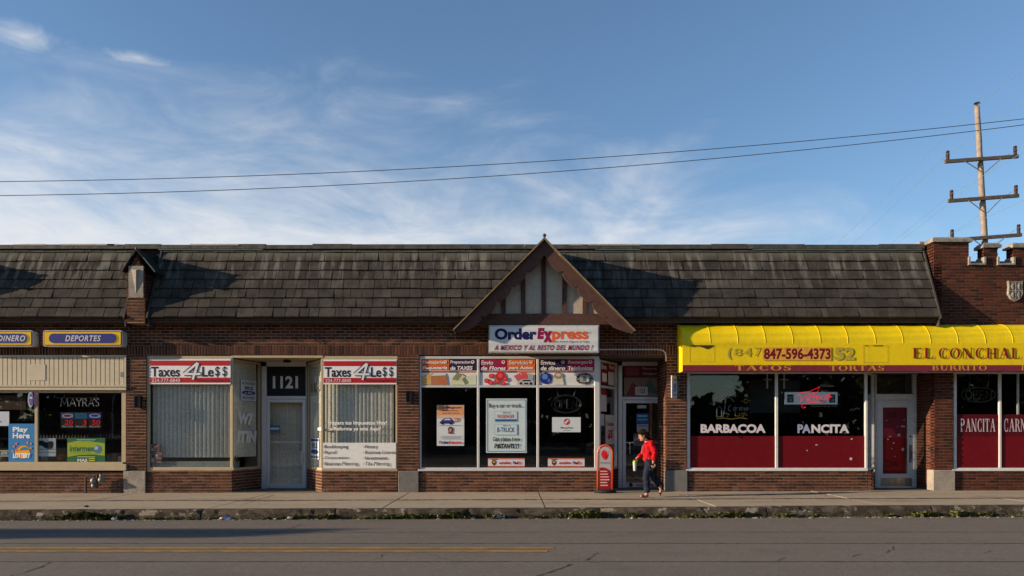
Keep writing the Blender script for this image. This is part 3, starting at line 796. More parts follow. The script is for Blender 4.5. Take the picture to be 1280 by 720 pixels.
for sgn, foot in ((-1, lft), (1, rgt)):
    pts = barge(foot, sgn, None); q = MB(); y0 = GY + (0 if sgn < 0 else .003); q.prism(pts, y0, y0 + .055)
    bo = q.build('bargeboard', M_barge, shop)
    a = Vector(apx); f = Vector(foot); d = (f - a).normalized(); n = Vector((-d.y, d.x)); n = n if n.y > 0 else -n
    e = MB(); f2 = f + d * .03
    top = [tuple(a + Vector((0, .0))), tuple(f2), tuple(f2 + n * .045), tuple(a + Vector((0, .062)))]
    e.prism(top, GY - .07, .33); e.build('gable_roof', M_shingle, bo)
    e = MB(); e.prism([(p[0], p[1] + .0) for p in [tuple(a + n * .012 + d * .02), tuple(f2 + n * .012), tuple(f2 + n * .033), tuple(a + n * .033 + d * .02)]], GY - .082, GY - .0705)
    e.build('drip_edge', mat('worn_tan_edge', (.30, .20, .11), .8, var=.6, nscale=12), bo)
SY = -.50
def P2(px, py, Y=SY): return (X(px, Y), Z(py, Y))
q = MB(); q.prism([P2(590, 398), P2(680.5, 308), P2(771, 398)], SY, SY + .05); gp_ = q.build('gable_infill', M_stucco, shop)
for px in (629.5, 654, 679.5, 705.5, 731):
    top = 308 + abs(px - 680.5) * 1.0
    MB().pbox(px - 2.7, px + 2.7, top + 6, 392.5, SY - .035, SY - .001).build('timber_stud', M_barge, gp_)
q = MB(); q.pbox(592, 770, 392, 405.5, SY - .055, SY + .15); q.build('tie_beam', M_barge, shop)
q = MB(); q.pbox(600, 762, 404, 406.5, SY - .02, 0); q.build('gable_soffit', M_wood, shop)
q = MB(); q.tube([(apx[0], GY - .03, apx[1] + .04), (apx[0], GY - .03, apx[1] + .09)], .022); q.ball((apx[0], GY - .03, apx[1] + .105), .042, n=10); q.build('finial', M_barge, shop, smooth=True)
# solid web behind the barge so the gable is closed to the roof
# stone plinth blocks at the pier feet
for a, b, py0, mm in ((155, 182.5, 588.5, M_stone), (498, 523.5, 589, M_greystone), (831.5, 859, 587.8, M_greystone)):
    q = MB(); za = fz(a) - .05; zb = Z(py0)
    q.box(X(a), X(b), -.035, .1, za, zb); o = q.build('plinth_block', mm, shop); bevel(o, .012)
# conduit over the doorway
q = MB(); q.tube([(X(745), -.03, Z(437)), (X(822), -.03, Z(437)), (X(828), -.03, Z(438.2)), (X(831), -.03, Z(441)), (X(832), -.03, Z(446)), (X(832), -.03, Z(452))], .016, 8); q.build('conduit', M_alu, shop)
q = MB(); q.tube([(X(339), -.02, Z(405)), (X(338), -.05, Z(409)), (X(337), -.02, Z(412))], .010, 6); q.tube([(X(252 - 140 + 273), -.02, Z(420)), (X(392), -.05, Z(423)), (X(402), -.02, Z(429.5))], .010, 6)
q.build('loose_cable', M_black, shop)

# ------------------------------------------------------------------ shopfront joinery
def window(parent, name, frame, panes, m, Y=.03, dep=.07, sill=None, mull=()):
    """frame/mull = list of picture rectangles for the bars; panes = glass rectangles"""
    q = MB()
    for (a, b, c, d) in frame: q.pbox(a, c, b, d, Y, Y + dep)
    o = q.build(name, m, parent); bevel(o, .004, 1)
    for (a, b, c, d) in mull:
        mo = MB().pbox(a, c, b, d, Y + .004, Y + dep - .01).build('mullion', m, o); bevel(mo, .004, 1)
    for (a, b, c, d) in panes: MB().pbox(a, c, b, d, Y + .035, Y + .041).build('pane', M_glass, o)
    if sill:
        for (a, b, c, d, y0) in sill: so = MB().pbox(a, c, b, d, y0, Y + dep).build('sill', m, o); bevel(so, .006, 1)
    return o
# grocer on the left
w1 = window(shop, 'shop_window', [(-260, 487.5, 157.4, 491), (153.2, 491, 157.4, 580), (-260, 577.5, 157.4, 580.5)],
            [(-260, 490, 45, 578), (45, 490, 154, 578)], M_tan, mull=[(43.3, 491, 47, 577.5), (-80, 491, -76, 577.5), (152.0, 491, 153.1, 577.5)], sill=[(-260, 580.6, 157.4, 588.3, -.05)])
q = MB(); q.pbox(-260, 157.4, 483.5, 487.4, -.03, .1); q.pbox(-260, 157.4, 481.5, 483.4, -.05, .1); q.pbox(-260, 157.4, 444, 446.2, -.02, .1); q.pbox(155.3, 157.4, 446.3, 481.4, -.02, .1)
q.pbox(-260, 156, 446, 482, .045, .14)
sf = q.build('sign_board_surround', M_cream, shop)
x_ = -258.0
while x_ < 154:
    o = MB().pbox(x_, x_ + 4.9, 446.4, 481.3, .012, .044).build('siding_board', M_cream, sf); x_ += 5.82
q = MB(); q.pbox(36, 56.5, 455.5, 475.5, .004, .011); q.build('cover_plate', M_cream, sf)
MB().pbox(150.5, 154.5, 465, 471, .0, .011).build('vent_plate', M_greymetal, sf)

# tax office
def bars(q, rs, Y=.03, dep=.07):
    for (a, b, c, d) in rs: q.pbox(a, c, b, d, Y, Y + dep)
w2 = window(shop, 'shop_window', [(183.2, 444.5, 290.5, 448.5), (183.2, 448.5, 186.8, 584), (183.2, 584, 292, 588)], [(186, 448, 289, 584)], M_tan, mull=[(288.6, 448.5, 291.2, 584)])
w3 = window(shop, 'shop_window', [(402, 444.5, 496.8, 449), (494.6, 449, 496.8, 585), (402, 585.2, 496.8, 589.5)], [(403, 449, 495, 586)], M_tan, mull=[(401.2, 449, 403.6, 585)])
def angled(p0, p1, z0, z1, nm='side_window', m=M_tan, bw=.05, parent=shop):
    L = (Vector(p1) - Vector(p0)).length; u = (Vector(p1) - Vector(p0)) / L
    q = MB(); A = lambda t: tuple(Vector(p0) + u * t)
    q.wall(A(.02), A(.02 + bw), .06, z0, z1, -.02); q.wall(A(L - bw - .01), A(L - .01), .06, z0, z1, -.02)
    q.wall(A(.021 + bw), A(L - bw - .011), .06, z0, z0 + .05, -.02); q.wall(A(.021 + bw), A(L - bw - .011), .06, z1 - .05, z1, -.02)
    o = q.build(nm, m, parent)
    MB().wall(A(.03), A(L - .03), .006, z0 + .02, z1 - .02, -.045).build('pane', M_glass, o)
    return o
zt = Z(448.5)
aw1 = angled((TLx0, .03), (TLx1, REC), Z(588) + .0, zt)
aw2 = angled((TRx0, REC), (TRx1, .03), Z(588), zt)
# beige ceiling and door surround of the recess
q = MB(); q.box(TLx0 - .02, TRx1 + .02, .02, REC + .12, ZS0 - .06, ZS0 - .005);
q.build('recess_ceiling', M_tan, shop)
q = MB(); q.lathe((X(359, .55), .55, ZS0 - .13), [(.04, 0), (.10, .01), (.09, .05), (.06, .068)], 14); q.build('recess_lamp', M_black, shop)
def gdoor(parent, Y, outer, leaf, m, transom, kick=None, pane_m=M_glass, stile=4.0, toprail=4.5, botrail=6.0, handle=None, midrail=None, name='door'):
    """a glazed door: surround + transom light in the frame, leaf with rails, pane and pull"""
    a, b, c, d = outer; la, lb, lc, ld = leaf
    q = MB(); q.pbox(a, la - .4, b, d, Y, Y + .1); q.pbox(lc + .4, c, b, d, Y, Y + .1); q.pbox(a, c, b, transom[1], Y, Y + .099); q.pbox(la - .4, lc + .4, transom[3], lb - .4, Y, Y + .1)
    fr = q.build('door_frame', m, parent); bevel(fr, .004, 1)
    MB().pbox(transom[0], transom[2], transom[1], transom[3], Y + .05, Y + .056).build('transom_pane', M_glass, fr)
    q = MB(); y0 = Y + .015
    q.pbox(la, la + stile, lb, ld, y0, y0 + .045); q.pbox(lc - stile, lc, lb, ld, y0, y0 + .045)
    q.pbox(la + stile, lc - stile, lb, lb + toprail, y0, y0 + .045); q.pbox(la + stile, lc - stile, ld - botrail, ld, y0, y0 + .045)
    if midrail: q.pbox(la + stile, lc - stile, midrail, midrail + 1.2, y0 + .005, y0 + .04)
    lf = q.build(name, m, parent); bevel(lf, .004, 1)
    MB().pbox(la + stile - .3, lc - stile + .3, lb + toprail - .3, ld - botrail + .3, y0 + .02, y0 + .026).build('pane', pane_m, lf)
    if handle:
        hx, h0, h1 = handle; k = MB(); xx = X(hx, y0); k.tube([(xx, y0, Z(h0, y0)), (xx, y0 - .06, Z(h0 + .6, y0)), (xx, y0 - .065, Z((h0 + h1) / 2, y0)), (xx, y0 - .06, Z(h1 - .6, y0)), (xx, y0, Z(h1, y0))], .012, 8); k.build('handle', m, lf)
    MB().pbox(la, lc, ld + .2, ld + 1.8, Y - .03, Y + .1).build('threshold', M_greymetal, fr)
    return fr, lf
M_number = mat('black_transom_film', (.006, .006, .007), 0.5)
fr1, d1 = gdoor(shop, REC, (326.8, 452, 383.2, 611), (333.5, 499, 381.8, 610), M_alu, (333.2, 458, 381.3, 495), midrail=552, handle=(377.6, 565, 577), stile=3.8, toprail=4.0, botrail=5.5)
MB().pbox(375.5, 379.5, 564, 578, REC - .005, REC + .014).build('lock_plate', M_alu, d1)
# 1121 film behind the transom glass
q = MB().pbox(333.4, 381.1, 458.2, 494.6, REC + .044, REC + .047).build('number_film', M_number, fr1)
P = Print(front(REC + .043)); P.text('1121', 341, 470, 372.5, 485.5, (205, 208, 212), .035); P.done(fr1, ln='house_number')
P = Print(front(REC + .030)); g = (150, 152, 150)
P.text('HOURS', 351, 521.5, 365, 525.5, g, .0); P.text('MON-FRI', 350.5, 527, 366, 529.5, g, 0); P.text('9:00AM-6:00PM', 347, 530.5, 369.5, 533, g, 0); P.text('SAT', 354, 534, 362, 536.5, g, 0); P.text('9:00AM-3:00PM', 346, 537.5, 370.5, 540, g, 0)
P.rect(337.5, 532, 350, 541, (45, 100, 130)); P.rect(338.2, 534.5, 349, 537, (190, 200, 205)); P.text('PUSH', 337.5, 547.5, 346.5, 550.5, (150, 150, 150), 0); P.done(d1)

# money-transfer shop window: tall band of printed lights over three panes
alu = M_alu
w4 = window(shop, 'shop_window',
   [(524.3, 445.3, 749.5, 448.6), (524.3, 448.6, 526.6, 584.5), (743.2, 448.6, 749.5, 584.5), (524.3, 584.5, 749.5, 588.2)],
   [(526, 448, 598, 482), (598, 448, 672, 482), (672, 448, 744, 482), (526, 482, 598, 585), (598, 482, 672, 585), (672, 482, 744, 585)], alu,
   mull=[(596.4, 448.6, 599.4, 584.5), (670.8, 448.6, 673.8, 584.5), (526.6, 481.6, 596.3, 484.4), (599.5, 481.6, 670.7, 484.4), (673.9, 481.6, 743.1, 484.4)],
   sill=[(522.5, 586.6, 750, 589, -.02)])
q = MB(); z0, z1 = Z(588), Z(449)
aw3 = angled((OEl0 + .01, .03), (OEl1, REC), z0, z1, m=alu, bw=.06)
u3 = (Vector((OEl1, REC)) - Vector((OEl0 + .01, .03))); L3 = u3.length; u3 /= L3; n3 = Vector((u3.y, -u3.x))
q = MB(); A = lambda t: (OEl0 + .01 + u3.x * t, .03 + u3.y * t); q.wall(A(.081), A(L3 - .075), .058, Z(484), Z(481), -.02); q.build('mullion', alu, aw3)
def side3(a, b, l):
    p = Vector(A(a)) + n3 * (-.02 + l); return (p.x, p.y, Z(b, 0))
P = Print(side3, -.018)
# posters seen edge-on in the side light: red and white sale bills
P.rect(.12, 451, .55, 479, (120, 20, 30)); P.rect(.62, 451, 1.02, 479, (205, 195, 190)); P.rect(.62, 451, 1.02, 462, (150, 25, 40))
P.rect(.12, 487, .50, 514, (190, 180, 175)); P.rect(.12, 487, .50, 493, (140, 25, 35)); P.rect(.10, 517, .34, 532, (170, 170, 165)); P.rect(.44, 518, 1.0, 556, (200, 185, 180))
P.rect(.44, 518, 1.0, 526, (190, 190, 185)); P.text('$5', .55, 537, .90, 550, (165, 25, 40), .05); P.text('Desde', .5, 527, .95, 532, (60, 30, 60), .02)
P.rect(.2, 465, .5, 476, (215, 205, 195)); P.text('Envia', .16, 454, .5, 460, (220, 210, 205), .02); P.text('Paga', .66, 453, .98, 460, (220, 210, 205), .02)
P.done(aw3)
q = MB(); q.box(OEl0 - .02, OEr + .02, .02, REC + .12, ZS0 - .06, ZS0 - .005); q.build('recess_ceiling', M_wood, shop)
fr2, d2 = gdoor(shop, REC, (773, 450, 829.5, 612), (778.3, 500, 826.5, 611), alu, (779.5, 457, 825.5, 496), handle=(787, 553.5, 567), stile=4.2, toprail=4, botrail=8.8, midrail=552.5)
P = Print(front(REC + .045)); P.rect(780, 457.6, 825, 471, (95, 35, 48)); P.rect(780, 472, 825, 495.6, (128, 105, 92))
P.poly([(782, 495), (790, 478), (806, 489), (800, 495.5)], (110, 48, 44)); P.poly([(800, 490), (812, 474), (823, 492)], (70, 98, 74)); P.rect(794, 483.5, 809.5, 494, (190, 182, 172)); P.text('1123', 797, 486, 806.5, 491.5, (50, 50, 50), .02)
P.text('Recargas', 803, 459, 823, 463, (180, 160, 160), .02); P.text('Chequera', 803, 465, 823, 469.5, (180, 160, 160), .02); P.rect(783, 459, 799, 469, (130, 60, 70))
P.done(fr2)
P = Print(front(REC + .026)); P.rect(796.5, 506.5, 808, 510.5, (170, 172, 175)); P.rect(795.5, 517, 810.5, 529.5, (40, 98, 145)); P.rect(797, 519, 809, 521, (140, 180, 205)); P.rect(797, 524, 809, 525.2, (140, 180, 205))
P.rect(796, 530.2, 810.5, 539.5, (165, 170, 175)); P.rect(797.5, 532, 809, 533, (90, 90, 95)); P.rect(791.5, 542, 809, 557.5, (78, 84, 96)); P.rect(793, 544, 807.5, 550, (120, 100, 100)); P.rect(794, 551, 806, 555.5, (50, 60, 80)); P.done(d2)
P = Print(front(REC + .012)); P.rect(783, 602.5, 822, 609.4, (200, 200, 200)); P.rect(783, 602.3, 822, 603.3, (200, 95, 30)); P.rect(783, 608.9, 822, 609.8, (190, 80, 30)); P.ell(788.5, 606, 2.4, 2.6, (70, 45, 25)); P.text('estafeta', 795, 604.5, 808, 607.8, (170, 40, 50), .02, .3); P.text('Fed', 810, 604.4, 815, 607.8, (60, 40, 110), .03); P.text('Ex', 815.3, 604.4, 819, 607.8, (215, 95, 35), .03); P.done(d2)

# taqueria windows under the awning
w5 = window(shop, 'shop_window', [(858.6, 463, 1084.5, 467), (858.6, 467, 862.6, 584.8), (1081.6, 467, 1084.5, 584.8), (858.6, 584.8, 1084.5, 588.4)],
   [(862, 466, 971, 585.5), (971, 466, 1082, 585.5)], M_whitepaint, mull=[(969.3, 467, 972.6, 584.8)], sill=[(857.8, 586.8, 1085, 589, -.02)])
aw4 = angled((ECl0 + .01, .03), (ECl1, .8), Z(588.5), Z(464), m=M_whitepaint, bw=.05)
MB().pbox(862.6, 969.3, 545, 584.8, .0625, .0645).build('red_film', M_redvinyl, w5); MB().pbox(972.6, 1081.6, 545, 584.8, .0625, .0645).build('red_film', M_redvinyl, w5)
P = Print(front(.0625), .0005); c = (208, 200, 204)
P.text('BARBACOA', 875.8, 530.2, 957, 541.2, c, .045); P.text('PA', 996.8, 530.4, 1013.5, 541.4, (150, 158, 185), .045); P.text('NCITA', 1014.2, 530.4, 1061.5, 541.4, c, .045)
for a, b, c_, d_ in ((923, 545.5, 928, 548), (1063.5, 548, 1065.5, 549.5), (1019, 555.5, 1022, 556.6), (1062, 572, 1065, 575), (1008, 562.5, 1009.5, 563.6), (893, 587, 900, 589)):
    P.rect(a, b, c_, d_, (200, 190, 180) if a > 930 else (20, 16, 16))
P.done(w5)
FY = .8
fr3, d3 = gdoor(shop, FY, (1094.3, 464, 1144.5, 611), (1096.3, 500.3, 1141.8, 610.2), M_whitepaint, (1096, 467, 1139.5, 492.5), stile=7.4, toprail=9, botrail=18)
q = MB().pbox(1102.7, 1132.2, 509.5, 592, FY + .028, FY + .033).build('red_film', M_redvinyl, d3)
P = Print(front(FY + .026)); P.rect(1103.2, 509.8, 1131.8, 547, (112, 30, 46)); P.text('1125', 1110, 515.5, 1120.5, 521, (30, 14, 18), .02)
for a, b, w_, h in ((1126, 532, 5, 2), (1122, 542, 3.2, 3), (1127, 560, 3, 3.4), (1107, 525, 2, 1), (1111, 545, 3, 1.2), (1116, 553, 2, 1.5), (1109, 548, 1.5, 2), (1121, 533, 1.4, 1), (1129, 524, 2, 1), (1114, 560, 1.2, 1), (1118, 570, 1, .8)): P.rect(a, b, a + w_, b + h, (175, 150, 152))
P.done(d3)
q = MB(); q.pbox(1101, 1140, 597.5, 607.5, FY + .008, FY + .0145); q.build('kick_plate', mat('scratched_steel', (.34, .30, .25), .35, var=.6, nscale=9, metal=.6), d3)
q = MB(); xx = X(1138, FY); q.tube([(xx, FY + .01, Z(564, FY)), (xx, FY - .05, Z(565.5, FY)), (xx, FY - .05, Z(572, FY)), (xx - .01, FY + .01, Z(574, FY))], .012, 6); q.ball((xx, FY, Z(545.5, FY)), .022, n=8); q.build('handle', M_black, d3)
MB().pbox(1136.6, 1139.8, 556, 578, FY + .006, FY + .0145).build('lock_plate', M_greymetal, d3)
q = MB(); q.box(ECl0 - .02, TX, .02, FY + .12, Z(464) - .01, Z(464) + .05); q.build('recess_ceiling', M_wood, shop)
MB().pbox(1144.6, 1147, 464, 611, FY + .0, FY + .1).build('door_jamb', M_whitepaint, shop)
MB().box(X(1146, FY), TX + .0, FY + .11, FY + .2, -.1, 3.2).build('recess_back_wall', M_wood, shop)

# ------------------------------------------------------------------ building two: battlemented brick tower front
tower = thing('tower_building', 'taller red brick shop building with battlemented parapet and stone shield, at the right end', 'building', (X(1230), 0, 0))
BW = Bricks(); TR = 16.0
m1 = (X(1167), X(1211)); 
BW.lay((X(1167), 0), (TR, 0), Z(466), Z(331), core=.2)
ZT = Z(304)
tops = [(1167, 1211.3, 303), (1230, 1247.5, 310), (1266.5, 1284, 310), (1302.5, 1320, 310), (1338, 1382, 303)]
for a, b, c in tops: BW.lay((X(a), 0), (X(b), 0), Z(331) + .001, Z(c), core=.26)
for a, b, c in tops[1:]: BW.lay((X(a), .26), (X(a), 0.0), Z(331) + .001, Z(c), core=.02, full=False)
BW.lay((X(1167), 1.1), (X(1167), 0), 3.6, Z(303), core=.19, full=False)   # flank beside the roof
BW.lay((X(1168), .81), (X(1168), 0), -.03, Z(466) - .001, core=.1, full=False)
F2(1168, 1192, -.02, Z(466) - .001, core=.18)
F2(1192.05, 1500, -.02, Z(588.5), core=.17)
BW.finish(tower, M_towerbrick, mat('tower_mortar', (.17, .095, .06), .95, var=.5, nscale=5, bump=.5, bscale=150))
q = MB(); q.box(X(1167) + .2, TR, 1.2, 9, 3.3, 5.2); q.box(X(1168) + .1, TR, 8.9, 9, -.1, 3.3); q.box(TR - .1, TR, .2, 8.9, -.1, 3.3); q.build('inner_wall', M_dark, tower)
MB().box(X(1170), TR, .22, 8.9, -.15, -.01).build('shop_floor', M_floorin, tower)
def coping(xa, xb, za, th, ya=-.06, yb=.32, ov=.05):
    q = MB(); x0, x1 = xa - ov, xb + ov
    vs = [(x0, ya, za), (x1, ya, za), (x1, yb, za), (x0, yb, za), (x0, ya, za + th * .55), (x1, ya, za + th * .55), (x1, yb, za + th * .55), (x0, yb, za + th * .55),
          (x0 + .05, ya + .07, za + th), (x1 - .05, ya + .07, za + th), (x1 - .05, yb - .07, za + th), (x0 + .05, yb - .07, za + th)]
    q.add(vs, [(3, 2, 1, 0), (0, 1, 5, 4), (1, 2, 6, 5), (2, 3, 7, 6), (3, 0, 4, 7), (4, 5, 9, 8), (5, 6, 10, 9), (6, 7, 11, 10), (7, 4, 8, 11), (8, 9, 10, 11)])
    o = q.build('coping_stone', M_cap, tower); return o
for a, b, c in tops: coping(X(a), X(b), Z(c) + .002, .12)
# coping running back along the flank
q = MB(); q.box(X(1167) - .14, X(1167) + .26, .33, .72, Z(303) + .002, Z(303) + .10); q.build('coping_stone', M_cap, tower)
q = MB(); q.box(X(1167) - .14, X(1167) + .26, .73, 1.15, Z(303) - .03, Z(303) + .08); q.build('coping_stone', M_cap, tower)
for i in range(len(tops) - 1):
    a, b = X(tops[i][1]), X(tops[i + 1][0]); q = MB(); z0 = Z(331.5); za = Z(324)
    vs = [(a - .03, -.05, z0), (b + .02, -.05, z0), (b + .02, -.05, z0 + .03), (a - .03, -.05, z0 + .03), (a - .03, .30, z0), (b + .02, .30, z0), (b + .02, .30, za + .02), (a - .03, .30, za + .02)]
    q.add(vs, [(0, 1, 2, 3), (3, 2, 6, 7), (4, 7, 6, 5), (0, 3, 7, 4), (1, 5, 6, 2), (0, 4, 5, 1)]); q.build('notch_sill', M_cap, tower)
    MB().box(a - .028, a + .015, -.04, .29, z0 + .01, za + .05).build('notch_cheek', M_cap, tower); MB().box(b - .015, b + .028, -.04, .29, z0 + .01, za + .05).build('notch_cheek', M_cap, tower)
# carved shield
sx = lambda p: X(p); 
sh = [(1258.3, 351.5), (1262, 353), (1267.5, 352), (1273, 353), (1276.5, 351.5), (1275.6, 358), (1276.6, 368), (1273, 374), (1267.6, 377), (1262, 374), (1258.3, 368), (1259.2, 358)]
q = MB(); q.prism([(X(a), Z(b)) for a, b in sh], -.05, .02); so = q.build('stone_shield', M_cap, tower)
def inset(k): return [(X(1267.5 + (a - 1267.5) * k), Z(364 + (b - 364) * k)) for a, b in sh]
q = MB(); q.box(X(1266.9), X(1268.1), -.068, -.0505, Z(374.5), Z(354)); q.box(X(1260.5), X(1274.5), -.066, -.0505, Z(364.6), Z(363.4))
for a, b in ((1263.6, 358.5), (1271.6, 358.5), (1264, 369), (1271.2, 369)):
    q.lathe((X(a), -.072, Z(b)), [(.02, 0), (.045, .012), (.045, .0215)], 10, 'y'); q.box(X(a) - .012, X(a) + .012, -.074, -.0505, Z(b) - .065, Z(b) + .065)
q.build('shield_relief', M_cap, so)
for i in range(12):
    p, p2 = inset(1.0)[i], inset(1.0)[(i + 1) % 12]
q = MB(); ii = inset(.88); oo = inset(.995)
for i in range(12):
    j = (i + 1) % 12; q.prism([oo[i], oo[j], ii[j], ii[i]], -.066, -.0505)
q.build('shield_rim', M_cap, so)
q = MB(); q.box(X(1162.5), X(1168), .0, .0, 0, 0)
q = MB(); za, zb = -.03, Z(587.5); vs = []
for z_, e in ((za, 0), (zb - .02, .0), (zb, -.015)):
    for a, b in ((X(1167.5) - .03 - e, .25), (X(1167.5) - .03 - e, -.045 - e), (X(1192.2) + e, -.045 - e), (X(1192.2) + e, .1)): vs.append((a, b, z_))
q.add(vs, [(0, 1, 5, 4), (1, 2, 6, 5), (2, 3, 7, 6), (4, 5, 9, 8), (5, 6, 10, 9), (6, 7, 11, 10), (8, 9, 10, 11)]); q.build('plinth_block', M_stone, tower)
w6 = window(tower, 'shop_window', [(1192.2, 463, 1500, 467), (1192.2, 467, 1196, 584.8), (1192.2, 584.8, 1500, 588.4)],
   [(1196, 466, 1250.5, 585.5), (1250.5, 466, 1500, 585.5)], M_whitepaint, mull=[(1249, 467, 1252, 584.8), (1340, 467, 1343, 584.8)], sill=[(1191.4, 586.8, 1500, 589, -.02)])
P = Print(front(.03 + .033)); P.rect(1196, 518, 1249, 545.5, mat('deep_red_window_vinyl', (.085, .003, .006), .38, var=.2, nscale=3)); P.rect(1196, 545.5, 1249, 584.8, M_redvinyl); P.rect(1252, 518, 1340, 545.5, MATS['deep_red_window_vinyl']); P.rect(1252, 545.5, 1340, 584.8, M_redvinyl)
P.L += .002
c = (190, 170, 176)
def cond(P, s, a0, b0, a1, b1, c):
    P.text(s, a0, b0, a1, b1, c, ser=True, gap=.05)
cond(P, 'PANCITA', 1200.3, 523.5, 1244, 539.5, c); cond(P, 'CARNITAS', 1254.5, 523.5, 1305, 539.5, c); P.done(w6)
MB().pbox(1272, 1274, 467, 518, .08, .12).build('inner_jamb', M_whitepaint, w6)
q = MB(); q.box(X(1192), TR, .1, .2, Z(463.2), 3.35); q.build('lintel', M_wood, tower)
q = MB(); q.box(X(860), TX - .11, .1, .2, Z(463.2), 3.35); q.build('lintel', M_wood, shop)

# ================================================================== OBJECTS ON THE FRONT
# ---- awning
AX0 = X(847); AY = -.55; pit = 34.4 / 54 * (18 + AY) / 18
az1, az0 = Z(406.3), Z(429.3, AY)
aw = thing('shop_awning', 'long bright yellow vinyl awning with burgundy valance over the taqueria windows', 'awning', (AX0 + 4, 0, 2.8))
NB = 20; AX1 = AX0 + NB * pit
NA, NU = 10, 10
panel_me = None
for b in range(NB):
    if panel_me is None:
        vs = []; fs = []
        for i in range(NU + 1):
            s = i / NU; sag = .012 * (sin(pi * s)) ** .8
            for k in range(NA + 1):
                a = pi / 2 * k / NA; e = sag * sin(2 * a) ** .8 if 0 < k < NA else 0
                rr = 1 - e * 1.5
                vs.append((s * pit, AY * sin(a) * rr, az0 + (az1 - az0) * cos(a) * rr - (sag * .25 if k == 0 else 0)))
        fs = [(i * (NA + 1) + k, i * (NA + 1) + k + 1, (i + 1) * (NA + 1) + k + 1, (i + 1) * (NA + 1) + k) for i in range(NU) for k in range(NA)]
        panel_me = bpy.data.meshes.new('canopy_panel'); panel_me.from_pydata([(x, y, z) for x, y, z in vs], [], fs)
        panel_me.polygons.foreach_set('use_smooth', [True] * len(fs)); panel_me.materials.append(M_yellow); panel_me.update()
        rb = MB(); rb.tube([(0, AY * sin(pi / 2 * k / 12) , az0 + (az1 - az0) * cos(pi / 2 * k / 12)) for k in range(13)], .007, 6)
        rib_me = bpy.data.meshes.new('canopy_rib'); rib_me.from_pydata(rb.v, [], rb.f); rib_me.materials.append(M_yellow); rib_me.update()
    for nm, me in (('canopy_panel', panel_me), ('canopy_rib', rib_me)):
        o = bpy.data.objects.new(nm, me); col.objects.link(o); o.parent = aw; o.location = Vector((AX0 + b * pit, 0, 0)) - ORG[aw.name]
zf0, zf1 = Z(456.3, AY), Z(464.3, AY)
MB().box(AX0, AX1, AY - .004, AY + .004, zf0, az0 + .003).build('front_panel', M_yellow, aw)
MB().box(AX0 + .003, AX1, AY - .003, AY + .005, zf1, zf0 - .0015).build('valance', M_burg, aw)
q = MB(); pts = [(0, az1)] + [(AY * sin(pi / 2 * k / 10), az0 + (az1 - az0) * cos(pi / 2 * k / 10)) for k in range(11)] + [(AY, zf1), (0, zf1 + .0)]
q.add([(AX0 - .008, y, z) for y, z in pts] + [(AX0 - .001, y, z) for y, z in pts], [tuple(range(len(pts))), tuple(range(2 * len(pts) - 1, len(pts) - 1, -1))]); q.build('end_panel', M_yellow, aw)
q = MB(); q.tube([(AX0, AY + .03, zf1 + .02), (AX1, AY + .03, zf1 + .02)], .014, 6); q.tube([(AX0, -.02, zf1 + .02), (AX1, -.02, zf1 + .02)], .014, 6)
for b in range(0, NB + 1, 3): q.tube([(AX0 + b * pit + .02, AY + .03, zf1 + .02), (AX0 + b * pit + .02, -.02, zf1 + .02)], .012, 6)
q.build('frame_rail', M_alu, aw)
P = Print(front(AY - .004), .0005); fd = mat('faded_lettering', (.40, .31, .035), .6, var=.85, nscale=22, vcol2=(.60, .45, .01)); fd2 = mat('ghost_lettering', (.38, .29, .05), .6, var=.6, nscale=12, vcol2=(.60, .45, .01))
def box_outline(a, b, c, d, w_=.5):
    P.rect(a, b, c, b + w_, fd); P.rect(a, d - w_, c, d, fd); P.rect(a, b + w_, a + w_, d - w_, fd); P.rect(c - w_, b + w_, c, d - w_, fd)
box_outline(862.3, 431.3, 893.3, 452.6); box_outline(1079, 432, 1110, 453.5)
P.poly([(863, 431.6), (893, 431.6), (889, 434.5), (884, 436.6), (877, 434), (872, 432.8), (868, 433.6)], (64, 54, 22)); P.rect(1081, 431.7, 1085, 432.6, (50, 40, 20)); P.rect(1091, 431.7, 1103, 432.7, (50, 40, 20))
P.text('(', 909.5, 434.5, 914, 449.5, fd2, .03); P.text('8', 917, 435.5, 927, 445, fd, .0); P.text('4', 929, 434.5, 939, 446, fd, .0); P.text('7', 942.5, 434.5, 950.5, 445.5, fd, .0)
P.text('52', 1042.5, 434.2, 1068, 450.5, fd2, .05)
M_patch = mat('weathered_orange_patch', rgb(232, 158, 30), .6, var=.9, nscale=9, vcol2=rgb(170, 140, 90))
P.rect(953, 434, 1038.8, 450.7, M_patch); P.text('847-596-4373', 954.6, 435.2, 1038, 449.5, (104, 12, 30), .035)
P.text('EL', 1140.5, 435.0, 1166.2, 448.0, (132, 16, 26), ser=True, gap=.12); P.text('CONCHAL', 1173, 435.0, 1274, 448.2, (132, 16, 26), ser=True, gap=.10)
P.L = .0003; gold = (192, 140, 58); P2v = Print(front(AY - .003), .0008)
P2v.text('TACOS', 918.8, 456.7, 988.5, 463.0, gold, ser=True, gap=.10); P2v.text('TORTAS', 1036.8, 456.9, 1105, 463.2, gold, ser=True, gap=.06); P2v.text('BURRITO', 1165, 456.6, 1233.5, 462.9, gold, ser=True, gap=.06)
P2v.text('EL', 1276.5, 456.6, 1290, 462.9, gold, ser=True)
for pp in (P, P2v): pp.done(aw)

